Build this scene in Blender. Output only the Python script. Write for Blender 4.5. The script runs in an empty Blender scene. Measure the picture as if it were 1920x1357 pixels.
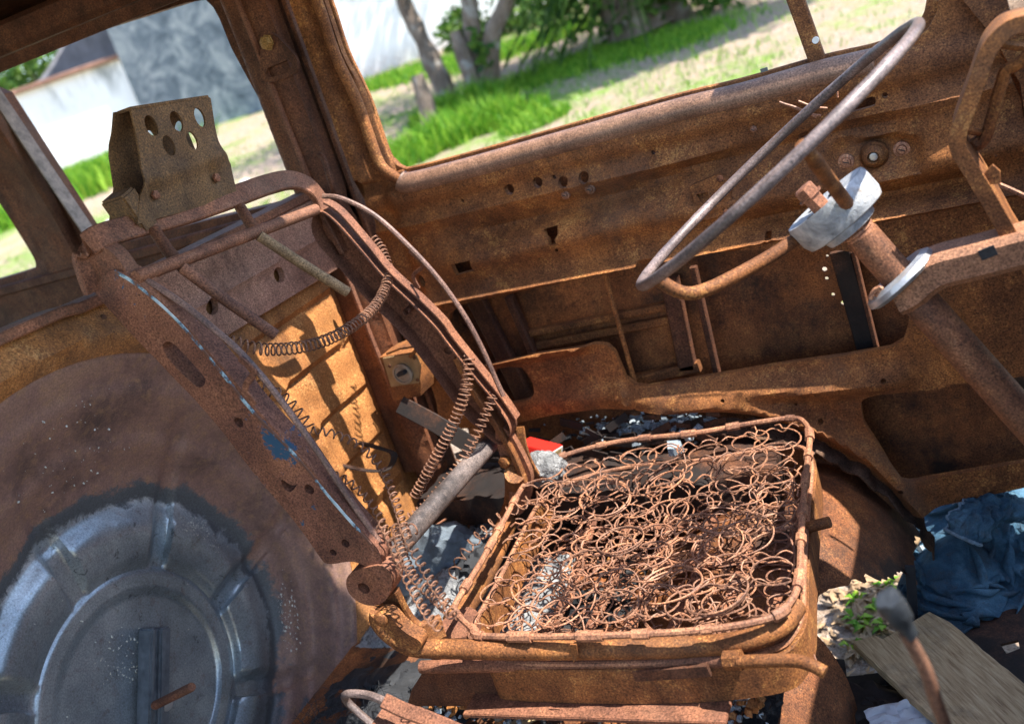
import bpy, bmesh, math, random
import numpy as np
from mathutils import Vector, Matrix, noise as mnoise
from mathutils.geometry import delaunay_2d_cdt
random.seed(7); np.random.seed(7)
scene = bpy.context.scene
COL = scene.collection
rad = math.radians

# ---------------------------------------------------------------- camera
IMW, IMH, LENS = 1920.0, 1357.0, 35.0
FPX = LENS/36*IMW
CAM = Vector((0, -.64, 1.0))
_yaw, _pitch, _roll = rad(29), rad(18), rad(18.4)
HV = Vector((-math.sin(_yaw)*math.cos(_pitch), math.cos(_yaw)*math.cos(_pitch), -math.sin(_pitch)))
_r = Vector((math.cos(_yaw), math.sin(_yaw), 0)); _u = _r.cross(HV)
XV = _r*math.cos(_roll)-_u*math.sin(_roll)
UV = _u*math.cos(_roll)+_r*math.sin(_roll)
cd = bpy.data.cameras.new('camera'); cam = bpy.data.objects.new('camera', cd); COL.objects.link(cam)
cd.lens = LENS; cd.sensor_width = 36; cd.clip_start = .02; cd.clip_end = 600
M = Matrix((XV, UV, -HV)).transposed().to_4x4(); M.translation = CAM
cam.matrix_world = M
cd.dof.use_dof = True; cd.dof.focus_distance = 1.32; cd.dof.aperture_fstop = 4.5
scene.camera = cam

# ---------------------------------------------------------------- light
SUN = Vector((.52, .0, .855)).normalized()
w = bpy.data.worlds.new('World'); scene.world = w; w.use_nodes = True
nt = w.node_tree; nt.nodes.clear()
sky = nt.nodes.new('ShaderNodeTexSky'); sky.sky_type = 'NISHITA'; sky.sun_disc = False
sky.sun_elevation = math.asin(SUN.z); sky.sun_rotation = math.atan2(SUN.x, SUN.y)
sky.air_density = 1.0; sky.dust_density = .6; sky.ozone_density = 1.0
bg = nt.nodes.new('ShaderNodeBackground'); bg.inputs[1].default_value = .15
wo = nt.nodes.new('ShaderNodeOutputWorld')
nt.links.new(sky.outputs[0], bg.inputs[0]); nt.links.new(bg.outputs[0], wo.inputs[0])
sd = bpy.data.lights.new('sun', 'SUN'); sd.energy = 4.0; sd.angle = rad(.55); sd.color = (1, .95, .87)
so = bpy.data.objects.new('sun', sd); COL.objects.link(so); so.location = (5, 2, 8)
so.rotation_euler = (-SUN).to_track_quat('-Z', 'Y').to_euler()
scene.view_settings.view_transform = 'Standard'; scene.view_settings.look = 'None'
scene.view_settings.exposure = 1.65; scene.view_settings.gamma = 1
scene.render.engine = 'CYCLES'
scene.cycles.max_bounces = 6; scene.cycles.transparent_max_bounces = 8

# ---------------------------------------------------------------- helpers: where a photo point lies on a plane
def ray(px, py): return XV*((px-960)/FPX) - UV*((py-678.5)/FPX) + HV
def PP(px, py, o, n):
    r = ray(px, py); n = Vector(n); return CAM + r*((Vector(o)-CAM).dot(n)/r.dot(n))
def PY(px, py, y): return PP(px, py, (0, y, 0), (0, 1, 0))
def PX(px, py, x): return PP(px, py, (x, 0, 0), (1, 0, 0))
def PZ(px, py, z): return PP(px, py, (0, 0, z), (0, 0, 1))
BN = Vector((.90, 0, .43)).normalized()
def PB(px, py, off=0): return PP(px, py, Vector((-.95, .21, .90))+BN*off, BN)   # on the backrest's plane
def PD(px, py, d): return CAM + ray(px, py)*d                                 # at a depth in metres

# ---------------------------------------------------------------- helpers: geometry
def sm(a, b, x):
    t = min(1, max(0, (x-a)/(b-a))); return t*t*(3-2*t)
def nz(x, y=0, z=0): return mnoise.noise(Vector((x, y, z)))
def fbm(x, y, z=0, o=4):
    s = 0; a = 1; t = 0
    for i in range(o):
        s += a*nz(x, y, z); t += a; a *= .5; x *= 2.03; y *= 2.03; z *= 2.03
    return s/t
def spl(pts, n=6, closed=False):
    P = [Vector(p) for p in pts]; out = []; N = len(P)
    for i in range(N if closed else N-1):
        g = (lambda k: P[k % N]) if closed else (lambda k: P[min(max(k, 0), N-1)])
        a, b, c, d = g(i-1), g(i), g(i+1), g(i+2)
        for k in range(n):
            t = k/n
            out.append(.5*((2*b)+(c-a)*t+(2*a-5*b+4*c-d)*t*t+(3*b-a-3*c+d)*t**3))
    if not closed: out.append(P[-1].copy())
    return out
def chaikin(p, it=2):
    p = [Vector(q) for q in p]
    for _ in range(it):
        o = []
        for i in range(len(p)):
            a, b = p[i], p[(i+1) % len(p)]
            o += [a*.75+b*.25, a*.25+b*.75]
        p = o
    return p
def resample(pts, step):
    P = [Vector(p) for p in pts]; L = [0]
    for a, b in zip(P, P[1:]): L.append(L[-1]+(b-a).length)
    n = max(2, int(L[-1]/step)+1); out = []; j = 0
    for i in range(n):
        s = L[-1]*i/(n-1)
        while j < len(L)-2 and L[j+1] < s: j += 1
        d = L[j+1]-L[j]
        out.append(P[j].lerp(P[j+1], 0 if d < 1e-9 else (s-L[j])/d))
    return out
class G:
    def __init__(s): s.v = []; s.f = []
    def add(s, v, f):
        o = len(s.v); s.v += [Vector(q) for q in v]; s.f += [tuple(i+o for i in q) for q in f]; return s
    def tube(s, pts, r, seg=8, closed=False, prof=None, up=None, caps=True):
        P = [Vector(p) for p in pts]; n = len(P)
        T = []
        for i in range(n):
            a = P[(i-1) % n] if closed or i > 0 else P[i]; b = P[(i+1) % n] if closed or i < n-1 else P[i]
            t = (b-a); T.append(t.normalized() if t.length > 1e-9 else Vector((0, 0, 1)))
        u = Vector(up) if up else (Vector((0, 0, 1)) if abs(T[0].z) < .9 else Vector((1, 0, 0)))
        V = []; F = []
        for i in range(n):
            u = (Vector(up) if up else u); u = (u-T[i]*u.dot(T[i]))
            if u.length < 1e-6: u = T[i].orthogonal()
            u.normalize(); w_ = T[i].cross(u)
            rr = r[i] if hasattr(r, '__len__') else r
            if prof: V += [P[i]+u*(a*rr)+w_*(b*rr) for a, b in prof]
            else: V += [P[i]+u*(math.cos(2*math.pi*k/seg)*rr)+w_*(math.sin(2*math.pi*k/seg)*rr) for k in range(seg)]
        m = len(prof) if prof else seg
        for i in range(n if closed else n-1):
            j = (i+1) % n
            for k in range(m): F.append((i*m+k, i*m+(k+1) % m, j*m+(k+1) % m, j*m+k))
        if caps and not closed: F.append(tuple(range(m-1, -1, -1))); F.append(tuple((n-1)*m+k for k in range(m)))
        return s.add(V, F)
    def bar(s, pts, wd, th, up, closed=False): # flat bar: th along up, wd across
        h, t = wd/2, th/2; b = min(h, t)*.35
        pr = [(t, h-b), (t-b, h), (-t+b, h), (-t, h-b), (-t, -h+b), (-t+b, -h), (t-b, -h), (t, -h+b)]
        return s.tube(pts, 1, closed=closed, prof=pr, up=up)
    def box(s, c, d, rot=None, bev=.0):
        c = Vector(c); x, y, z = (q/2 for q in d)
        if bev <= 0:
            V = [Vector((sx*x, sy*y, sz*z)) for sx in (-1, 1) for sy in (-1, 1) for sz in (-1, 1)]
            F = [(0, 1, 3, 2), (4, 6, 7, 5), (0, 4, 5, 1), (2, 3, 7, 6), (0, 2, 6, 4), (1, 5, 7, 3)]
        else:
            bm = bmesh.new(); bmesh.ops.create_cube(bm, size=1)
            for v in bm.verts: v.co = Vector((v.co.x*2*x, v.co.y*2*y, v.co.z*2*z))
            bmesh.ops.bevel(bm, geom=bm.edges[:], offset=bev, segments=2, affect='EDGES')
            bm.verts.index_update(); V = [v.co.copy() for v in bm.verts]; F = [tuple(v.index for v in f.verts) for f in bm.faces]; bm.free()
        if rot is not None: V = [rot @ v for v in V]
        return s.add([v+c for v in V], F)
    def lathe(s, prof, o, ax, seg=24, cap=True): # prof: (r, h)
        ax = Vector(ax).normalized(); u = ax.orthogonal().normalized(); w_ = ax.cross(u); o = Vector(o); V = []; F = []
        for r, h in prof:
            for k in range(seg):
                a = 2*math.pi*k/seg; V.append(o+ax*h+(u*math.cos(a)+w_*math.sin(a))*r)
        for i in range(len(prof)-1):
            for k in range(seg): F.append((i*seg+k, i*seg+(k+1) % seg, (i+1)*seg+(k+1) % seg, (i+1)*seg+k))
        if cap: F.append(tuple(range(seg-1, -1, -1))); F.append(tuple((len(prof)-1)*seg+k for k in range(seg)))
        return s.add(V, F)
def inpoly(P, poly):
    x, y = P[:, 0], P[:, 1]; r = np.zeros(len(P), bool); n = len(poly)
    for i in range(n):
        x1, y1 = poly[i]; x2, y2 = poly[(i+1) % n]
        if y1 == y2: continue
        r ^= ((y1 > y) != (y2 > y)) & (x < (x2-x1)*(y-y1)/(y2-y1)+x1)
    return r
def sheet(outline, holes, fr, res=.015, disp=None, flange=.008, thick=.0, oflange=None, jag=0):
    """sheet metal in plane fr=(o,U,V,N): triangulated with interior points so that relief can be pressed into it"""
    o, U, V, N = (Vector(q) for q in fr)
    def dens(p):
        out = []
        for i in range(len(p)):
            a, b = p[i], p[(i+1) % len(p)]; n = max(1, int(math.hypot(b[0]-a[0], b[1]-a[1])/res))
            for k in range(n):
                t = k/n; out.append((a[0]+(b[0]-a[0])*t, a[1]+(b[1]-a[1])*t))
        if jag: out = [(x+jag*nz(x*90, y*90, 3), y+jag*nz(x*90, y*90, 9)) for x, y in out]
        return out
    loops = [dens([(q[0], q[1]) for q in outline])]+[dens([(q[0], q[1]) for q in h]) for h in holes]
    vs = []; es = []
    for lp in loops:
        b = len(vs); vs += lp; es += [(b+i, b+(i+1) % len(lp)) for i in range(len(lp))]
    A = np.array(loops[0]); lo = A.min(0); hi = A.max(0)
    gx, gy = np.meshgrid(np.arange(lo[0], hi[0], res), np.arange(lo[1], hi[1], res*.87))
    gx = gx+((np.arange(gx.shape[0]) % 2)*res/2)[:, None]
    gp = np.stack([gx.ravel(), gy.ravel()], 1)+np.random.uniform(-.06, .06, (gx.size, 2))*res
    ok = inpoly(gp, loops[0])
    for h in loops[1:]: ok &= ~inpoly(gp, h)
    bd = np.array(vs); gp = gp[ok]
    keep = []
    for i in range(0, len(gp), 2000):
        d = ((gp[i:i+2000, None, :]-bd[None])**2).sum(2).min(1); keep.append(d > (res*.45)**2)
    gp = gp[np.concatenate(keep)] if keep else gp
    allv = [Vector(p) for p in vs]+[Vector(p) for p in gp]
    ov, oe, of, *_ = delaunay_2d_cdt(allv, es, [], 0, 1e-7)
    P = np.array([(p.x, p.y) for p in ov]); T = np.array([f for f in of if len(f) == 3])
    c = P[T].mean(1); ok = inpoly(c, loops[0])
    for h in loops[1:]: ok &= ~inpoly(c, h)
    T = T[ok]
    used = np.unique(T); mp = -np.ones(len(P), int); mp[used] = np.arange(len(used)); P = P[used]; T = mp[T]
    d = [disp(x, y) if disp else 0 for x, y in P]
    W3 = [o+U*p[0]+V*p[1]+N*q for p, q in zip(P, d)]
    g = G(); F = [tuple(int(i) for i in t) for t in T]
    # orient
    a, b, c_ = F[0]
    if (W3[b]-W3[a]).cross(W3[c_]-W3[a]).dot(N) < 0: F = [t[::-1] for t in F]
    g.add(W3, F)
    from collections import Counter
    cnt = Counter(); dire = {}
    for t in F:
        for i in range(3):
            e = (t[i], t[(i+1) % 3]); cnt[tuple(sorted(e))] += 1; dire[tuple(sorted(e))] = e
    bnd = [dire[e] for e, k in cnt.items() if k == 1]
    fl = flange if thick == 0 else thick
    if fl:
        mpb = {}
        for e in bnd:
            for i in e:
                if i not in mpb: mpb[i] = len(g.v); g.v.append(W3[i]-N*fl)
        for i, j in bnd: g.f.append((j, i, mpb[i], mpb[j]))
        if thick:
            nb = {}
            for i in range(len(W3)):
                if i in mpb: nb[i] = mpb[i]
                else: nb[i] = len(g.v); g.v.append(W3[i]-N*thick)
            g.f += [tuple(nb[i] for i in t[::-1]) for t in F]
    return g
FY = lambda y: ((0, y, 0), (1, 0, 0), (0, 0, 1), (0, -1, 0))
FX = lambda x: ((x, 0, 0), (0, 1, 0), (0, 0, 1), (1, 0, 0))
FZ = lambda z: ((0, 0, z), (1, 0, 0), (0, 1, 0), (0, 0, 1))
def xz(pts, y): return [(p.x, p.z) for p in (PY(a, b, y) for a, b in pts)]
def yz(pts, x): return [(p.y, p.z) for p in (PX(a, b, x) for a, b in pts)]
def xy(pts, z): return [(p.x, p.y) for p in (PZ(a, b, z) for a, b in pts)]
def circ(c, r, n=14, ry=None): return [(c[0]+r*math.cos(2*math.pi*k/n), c[1]+(ry or r)*math.sin(2*math.pi*k/n)) for k in range(n)]
def c2(p): return [(q.x, q.y) for q in chaikin([Vector((a, b)) for a, b in p], 2)]

# ---------------------------------------------------------------- helpers: objects
def mesh(g, name, mat, smooth=True, angle=40):
    me = bpy.data.meshes.new(name); me.from_pydata([tuple(v) for v in g.v], [], g.f)
    if isinstance(mat, (list, tuple)):
        for m in mat: me.materials.append(m)
    else: me.materials.append(mat)
    if smooth:
        me.polygons.foreach_set('use_smooth', [True]*len(me.polygons)); me.set_sharp_from_angle(angle=rad(angle))
    me.update(); return me
def adopt(o, parent):
    if parent is None: return
    o.parent = parent
    r = parent
    while r.parent: r = r.parent
    o.matrix_parent_inverse = Matrix.Translation(-r.location) if parent is r else Matrix.Identity(4)
def part(name, g, mat, parent, smooth=True, angle=40):
    o = bpy.data.objects.new(name, mesh(g, name, mat, smooth, angle)); COL.objects.link(o); adopt(o, parent); return o
def tag(o, label, cat, group=None, kind=None):
    if label: o['label'] = label
    if cat: o['category'] = cat
    if group: o['group'] = group
    if kind: o['kind'] = kind
    return o
def thing(name, label, cat, loc=(0, 0, 0), group=None):
    o = bpy.data.objects.new(name, None); COL.objects.link(o); o.location = loc; o.empty_display_size = .05
    return tag(o, label, cat, group)
def solo(name, g, mat, label=None, cat=None, group=None, kind=None, smooth=True, angle=40):
    return tag(part(name, g, mat, None, smooth, angle), label, cat, group, kind)
def inst(src, name, parent, M_):
    o = bpy.data.objects.new(name, src); COL.objects.link(o); adopt(o, parent); o.matrix_basis = M_
    return o

# ---------------------------------------------------------------- materials
class NT:
    def __init__(s, name):
        s.m = bpy.data.materials.new(name); s.m.use_nodes = True; s.t = s.m.node_tree; s.b = s.t.nodes['Principled BSDF']
        s.co = s.t.nodes.new('ShaderNodeTexCoord').outputs['Object']
    def n(s, typ, **k):
        q = s.t.nodes.new('ShaderNode'+typ)
        for a, b in k.items(): setattr(q, a, b)
        return q
    def l(s, a, b): s.t.links.new(a, b)
    def noise(s, sc, det=6, ro=.6, dist=0, co=None, stretch=None):
        q = s.n('TexNoise'); q.inputs['Scale'].default_value = sc; q.inputs['Detail'].default_value = det
        q.inputs['Roughness'].default_value = ro; q.inputs['Distortion'].default_value = dist
        c = co or s.co
        if stretch:
            mp = s.n('Mapping'); mp.inputs['Scale'].default_value = stretch; s.l(c, mp.inputs[0]); c = mp.outputs[0]
        s.l(c, q.inputs['Vector']); return q.outputs['Fac']
    def ramp(s, x, stops):
        q = s.n('ValToRGB'); e = q.color_ramp.elements
        while len(e) < len(stops): e.new(.5)
        for i, (p, c) in enumerate(stops):
            e[i].position = p; e[i].color = (*c, 1) if hasattr(c, '__len__') else (c, c, c, 1)
        s.l(x, q.inputs[0]); return q.outputs[0]
    def mix(s, fac, a, b, mode='MIX'):
        q = s.n('MixRGB', blend_type=mode)
        for sock, v in ((q.inputs[0], fac), (q.inputs[1], a), (q.inputs[2], b)):
            if hasattr(v, 'is_output'): s.l(v, sock)
            elif hasattr(v, '__len__'): sock.default_value = (*v, 1)
            else: sock.default_value = v
        return q.outputs[0]
    def math(s, op, a, b=0, c=0):
        q = s.n('Math', operation=op)
        for i, v in enumerate((a, b, c)):
            if hasattr(v, 'is_output'): s.l(v, q.inputs[i])
            else: q.inputs[i].default_value = v
        return q.outputs[0]
    def set(s, col=None, rough=None, metal=None, bump=None, bs=.3, bd=.002, spec=None):
        for k, v in (('Base Color', col), ('Roughness', rough), ('Metallic', metal), ('Specular IOR Level', spec)):
            if v is None: continue
            if hasattr(v, 'is_output'): s.l(v, s.b.inputs[k])
            elif hasattr(v, '__len__'): s.b.inputs[k].default_value = (*v, 1)
            else: s.b.inputs[k].default_value = v
        if bump is not None:
            q = s.n('Bump'); q.inputs['Strength'].default_value = bs; q.inputs['Distance'].default_value = bd
            s.l(bump, q.inputs['Height']); s.l(q.outputs[0], s.b.inputs['Normal'])
        return s.m
def rust(name, dark=(.04, .016, .008), mid=(.132, .050, .017), lite=(.27, .102, .028), fleck=(.46, .24, .075), fl=.7, sc=7, rough=.72,
         paint=None, pamt=.62, soot=0, spec=.3, blot=.6):
    k = NT(name); up = 1.0 if lite[0] > .4 else 1.5
    dark, mid, lite = (tuple(min(.6, q*up) for q in c_) for c_ in (dark, mid, lite))
    a = k.noise(sc, 9, .68, .4); b = k.noise(95, 8, .75); c = k.noise(420, 3, .6); d = k.noise(24, 8, .7, .3)
    col = k.ramp(a, [(.36-.14*(1-blot), dark), (.5, mid), (.64+.12*(1-blot), lite)])
    col = k.mix(k.ramp(d, [(.42, 0.0), (.66, .75*blot)]), col, lite)
    e = k.noise(210, 4, .8)
    col = k.mix(k.ramp(k.math('ADD', k.math('MULTIPLY', e, .5), k.math('MULTIPLY', d, .5)), [(.545, 0.0), (.605, fl*(.35+.65*blot))]), col, fleck)
    col = k.mix(k.ramp(b, [(.34, .9*blot), (.47, 0.0)]), col, dark)
    col = k.mix(k.ramp(e, [(.30, .7), (.42, 0.0)]), col, dark)
    col = k.mix(.9, col, k.ramp(c, [(.30, .36), (.5, 1.0), (.70, 1.75)]), 'MULTIPLY')
    col = k.mix(k.ramp(k.noise(3.4, 7, .7, .5), [(.53, 0.0), (.66, .55)]), col, (.100, .062, .042))
    st = k.noise(14, 5, .6, .2, stretch=(2.6, 2.6, .35))
    col = k.mix(.7, col, k.ramp(st, [(.3, .62), (.55, 1.0), (.75, 1.25)]), 'MULTIPLY')
    if paint:
        p = k.noise(20, 7, .72, .2); q = k.noise(6, 3, .5)
        col = k.mix(k.ramp(k.math('ADD', k.math('MULTIPLY', p, .65), k.math('MULTIPLY', q, .35)), [(pamt, 0.0), (pamt+.015, 1.0)]), col, paint)
    if soot:
        p = k.noise(4.5, 6, .7); col = k.mix(k.ramp(p, [(.56-soot*.2, 0.0), (.70-soot*.2, .9)]), col, (.012, .011, .011))
    bh = k.math('ADD', k.math('MULTIPLY', b, .7), k.math('MULTIPLY', c, .35))
    return k.set(col, k.ramp(d, [(.3, rough+.12), (.7, rough-.12)]), 0.0, bh, .55, .0012, spec)
def plain(name, col, rough=.6, metal=0, var=.3, sc=30, bump=.25, spec=.5):
    k = NT(name); a = k.noise(sc, 7, .65); b = k.noise(sc*9, 3, .6)
    c = k.mix(1, col, k.ramp(a, [(.25, 1-var), (.75, 1+var)]), 'MULTIPLY')
    return k.set(c, rough, metal, k.math('ADD', a, k.math('MULTIPLY', b, .4)), bump, .002, spec)
RUST = rust('rust_door', blot=.5, paint=(.06, .085, .12), pamt=.665)
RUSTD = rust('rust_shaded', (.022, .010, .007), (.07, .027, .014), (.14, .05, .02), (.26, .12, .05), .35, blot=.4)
RUSTF = rust('rust_frame', (.045, .02, .015), (.13, .055, .032), (.21, .085, .042), (.30, .17, .09), .3, 9, blot=.3)
RUSTB = rust('rust_blue_flecks', (.045, .02, .015), (.13, .055, .034), (.20, .085, .044), (.28, .16, .09), .3, 9, blot=.3, paint=(.03, .085, .15), pamt=.588)
RUSTW = rust('rust_wire', (.07, .032, .022), (.20, .09, .05), (.36, .16, .08), (.5, .3, .16), .5, 22, .58, blot=.5, spec=.45)
RUSTO = rust('rust_orange', (.17, .065, .02), (.37, .15, .045), (.50, .215, .068), (.60, .35, .13), .6, 6, blot=.45)
STEEL = rust('rust_smooth_tube', (.04, .029, .028), (.09, .066, .060), (.17, .125, .112), (.26, .20, .17), .3, 12, .42, spec=.6)
HEADR = rust('rust_olive', (.03, .018, .010), (.085, .045, .020), (.12, .065, .026), (.25, .13, .045), .5, 9)
SOOT = rust('rust_soot', (.012, .010, .010), (.05, .022, .013), (.11, .042, .018), (.2, .09, .04), .3, 8, soot=.9)
k = NT('aluminium'); _a = k.noise(38, 8, .72, .5); _b = k.noise(9, 5, .6); _c = k.noise(200, 4, .7)
_col = k.ramp(k.math('ADD', k.math('MULTIPLY', _a, .6), k.math('MULTIPLY', _b, .4)), [(.36, (.12, .12, .12)), (.46, (.30, .31, .32)), (.56, (.52, .53, .53)), (.66, (.30, .22, .16))])
ALU = k.set(_col, k.ramp(_a, [(.3, .65), (.7, .4)]), .25, k.math('ADD', _a, k.math('MULTIPLY', _c, .5)), .7, .003)
ALUW = plain('aluminium_ring', (.5, .5, .5), .35, .6, .4, 50, .3)
CHAR = plain('charcoal', (.018, .02, .024), .75, 0, .6, 60, .9)
FOAM = plain('charred_foam', (.10, .125, .15), .8, 0, .6, 35, .9)
ASH = plain('ash', (.34, .34, .34), .95, 0, .7, 45, 1.0)

# ================================================================ the van's shell
van = thing('van_body', 'burnt-out rusty shell of an old van seen from inside its cab', 'van', (-.5, .1, -.05))
DY = .78
def z2(l): return [(640+a/2.95, b/2.95) for a, b in l]
def z3(l): return [(1280+a/2.95, b/2.95) for a, b in l]
win_bot = [(607, 0), (640, 98), (681, 185), (708, 262), (722, 298), (735, 316), (752, 326), (775, 329), (880, 303), (1080, 248), (1280, 193), (1395, 166), (1534, 127), (1585, 115), (1640, 103), (1690, 86), (1720, 72), (1740, 54), (1755, 28), (1761, 0)]
win = xz(win_bot, DY)
win = [(win[0][0]-.02, 1.215)]+win+[(win[-1][0]-.02, 1.215)]
open_big = xz([(911, 560), (1060, 528), (1216, 494), (1350, 472), (1483, 465), (1578, 470), (1640, 480), (1690, 520), (1706, 570), (1703, 610), (1694, 638), (1670, 652), (1585, 667), (1483, 680), (1380, 697), (1280, 713), (1215, 722), (1192, 721), (1172, 708), (1162, 684), (1152, 660), (1138, 647), (1115, 642), (1081, 645), (1013, 655), (921, 677), (895, 690), (860, 640), (840, 606), (846, 586), (865, 571)], DY)
open_small = xz([(930, 692), (952, 687), (979, 689), (990, 702), (999, 718), (1003, 735), (998, 744), (985, 749), (965, 752), (935, 757), (915, 730)], DY)
open_low = xz([(1616, 775), (1614, 755), (1621, 746), (1632, 741), (1653, 736), (1714, 733), (1758, 731), (1778, 721), (1829, 718), (1960, 700), (1960, 860), (1720, 901), (1704, 898), (1690, 891), (1670, 867), (1636, 819), (1619, 792)], DY)
odd = xz(z2([(1120, 1268), (1195, 1245), (1210, 1285), (1196, 1310), (1205, 1335), (1168, 1345), (1158, 1310), (1140, 1300)]), DY)
sq1 = xz([(851, 492), (887, 483), (891, 505), (857, 515)], DY)
slot = xz(z3([(918, 578), (1045, 536), (1062, 540), (1070, 560), (1062, 585), (1040, 595), (935, 622), (915, 610)]), DY)
sq2 = xz(z3([(460, 1280), (495, 1272), (500, 1308), (464, 1315)]), DY)
slit = xz(z3([(632, 765), (650, 740), (690, 735), (670, 770), (640, 790)]), DY)
def hc(px, py, r, y=DY, n=14): c = PY(px, py, y); return circ((c.x, c.z), r, n)
dh = [open_big, open_small, open_low, odd, sq1, slot, sq2, slit]
dh += [hc(955, 355, .0085), hc(1008, 342, .0085), hc(1057, 341, .0085), hc(1096, 332, .009), hc(1039, 332, .0035, n=8), hc(1225, 286, .0035, n=8), hc(867, 376, .003, n=8),
       hc(1659, 179, .004, n=8), hc(1361, 738, .0035, n=8), hc(1658, 705, .004, n=8), hc(1540, 784, .004, n=8), hc(1493, 755, .0025, n=8), hc(1047, 466, .003, n=8), hc(1194, 761, .003, n=8), hc(1690, 900+8, .004, n=8)]
ov = PY(790, 528, DY); dh.append(circ((ov.x, ov.z), .007, 12, .011))
outl = [(-.957, 1.255), (-.962, .36)]+xz([(972, 792), (1040, 776), (1121, 766), (1196, 761), (1280, 763), (1348, 764), (1422, 771), (1483, 793), (1538, 826), (1585, 860), (1626, 910), (1655, 950), (1720, 958), (1960, 905)], DY)+[(.03, .60), (.028, .72), (.012, .79), (-.005, .85), (-.06, 1.255)]
# pressed relief of the inner door panel (metres toward the cab)
SCP = PY(1640, 294, DY)
def ddoor(x, z):
    d = 0
    if z > .60:
        d += .006*sm(.765, .785, z)*(1-sm(.80, .815, z))          # rolled sill bead
        d -= .020*sm(.812, .832, z)*(1-sm(.86, .9, z)) if -.87 < x < -.08 else 0
        wob = .010*nz(x*3, 5)
        d += .0065*math.exp(-((z-.742-wob*.3)/.010)**2)             # swage
        d -= .011*math.exp(-((z-.705-wob-.03*sm(-.55, -.3, x))/.016)**2)*sm(-.86, -.72, x)*(1-sm(-.16, -.08, x))
        d += .009*math.exp(-((z-.665-wob)/.020)**2)*sm(-.9, -.8, x)
        d -= .010*math.exp(-((z-.628)/.013)**2)*sm(-.40, -.30, x)*(1-sm(-.06, 0, x))
        d += .012*(1-sm(.598, .622, z))
        a, b = (x-SCP.x)/.062, (z-SCP.z+.12*(x-SCP.x))/.026
        d -= .010*(1-sm(.75, 1.1, (a**4+b**4)**.25))                # recess round the crank boss
        d += .007*math.exp(-((x+.05)/.05)**2-((z-.70)/.05)**2)
        d -= .006*sm(-.90, -.925, x)
    else:
        d += .013*math.exp(-((z-.375+.02*sm(-.55, -.2, x))/.018)**2)*sm(-.66, -.56, x)*(1-sm(-.2, -.14, x))   # beam under the opening
        if x < -.6: d += .014*math.exp(-((z-.484)/.010)**2)*(1-sm(-.66, -.61, x)) + .006*math.exp(-((z-.39)/.02)**2)
        if x > -.62:
            ar = math.hypot((x+.50)/1.0, (z-.02))
            d += .014*math.exp(-((ar-.335)/.014)**2)
    if x < -.86 and z > .83: d += .012*sm(-.925, -.94, x)-.012*sm(-.905, -.885, x)
    d *= 1.7
    d += .0018*fbm(x*7, z*7, 2)+.0007*fbm(x*30, z*30, 7)
    return d
door = part('door', sheet(outl, [win]+dh, FY(DY), .0085, ddoor, .012), RUST, van)
# window channel: orange rubberless groove round the opening, set outward
wl = [PY(a, b, DY+.022) for a, b in win_bot]; wl = [Vector((wl[0].x-.015, DY+.022, 1.2))]+wl
part('window_channel', G().bar(spl(wl, 4), .030, .010, (0, 1, 0)), RUST, door)
BEADR = rust('rust_bead', (.08, .04, .024), (.15, .08, .05), (.21, .12, .075), (.32, .19, .10), .4, 9, .5, spec=.55, blot=.4)  # paler, greyer and smoother than the door rust
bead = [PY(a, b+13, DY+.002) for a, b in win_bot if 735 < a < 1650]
part('sill_bead', G().tube(spl(bead, 4), .018, 18), BEADR, door)
bl = [PY(a-12, b+4, DY-.010) for a, b in win_bot if a < 740]; bl = [Vector((bl[0].x-.014, DY-.010, 1.2))]+bl
part('frame_bead', G().tube(spl(bl+[bead[0]], 4), .009, 10), RUST, door)
# outer skin seen through the openings, with its rust pinholes
skin_h = [hc(1551, 480, .0022, .86, 7), hc(1546, 505, .004, .86, 7), hc(1550, 522, .003, .86, 7), hc(1562, 552, .003, .86, 7), hc(1581, 568, .0038, .86, 7), hc(1619, 543, .0025, .86, 7)]
part('outer_skin', sheet([(-.97, .13), (.06, .13), (.06, .80), (-.97, .80)], skin_h, FY(.86), .02, lambda x, z: .004*fbm(x*5, z*5)+.0-.012*math.exp(-((z-.35)/.02)**2), .004), rust('rust_skin', (.04, .016, .008), (.13, .046, .016), (.22, .08, .024), (.34, .16, .05), .5, 6, soot=.25), door)
def lath(p0, p1, y, wd, th, mat=RUSTD, name='brace'):
    a, b = PY(*p0, y), PY(*p1, y); return part(name, G().bar([a, a.lerp(b, .5), b], wd, th, (0, -1, 0)), mat, door)
lath((893, 560), (985, 745), .845, .035, .018); lath((955, 555), (1000, 660), .835, .014, .02)
lath((1255, 520), (1290, 690), .84, .03, .02); lath((1300, 500), (1345, 700), .825, .011, .014)
lath((985, 625), (1265, 570), .845, .012, .02, RUST, 'cross_rail'); lath((995, 650), (1268, 597), .848, .014, .014, RUST, 'cross_rail')
lath((1575, 470), (1625, 650), .835, .03, .012, SOOT); lath((1600, 470), (1645, 655), .83, .006, .016)
lath((1190, 712), (1312, 685), .84, .018, .02, RUST, 'cross_rail')
a, b = PY(1131, 505, .80), PY(1192, 722, .80); part('link_rod', G().tube([a, b], .0042, 8), RUST, door)
# vent window post
vp0, vp1 = PY(1555, 175, .80), PY(1478, -40, .80)
post = part('vent_post', G().bar([vp0, vp0.lerp(vp1, .35), vp1], .022, .014, (0, -1, 0)), RUST, door)
q = PY(1529, 76, .79); part('hole_daylight', G().lathe([(.0045, -.004), (.0045, .001)], q-Vector((0, 0, 0)), (0, -1, 0), 10), plain('daylight_dot', (.75, .74, .68), .6), post)  # pale disc painted for daylight showing through a hole in the post
q = PY(1547, 120, .79); part('rivet', G().lathe([(.0055, -.002), (.005, .003), (.002, .005)], q, (0, -1, 0), 10), RUST, post)
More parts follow.
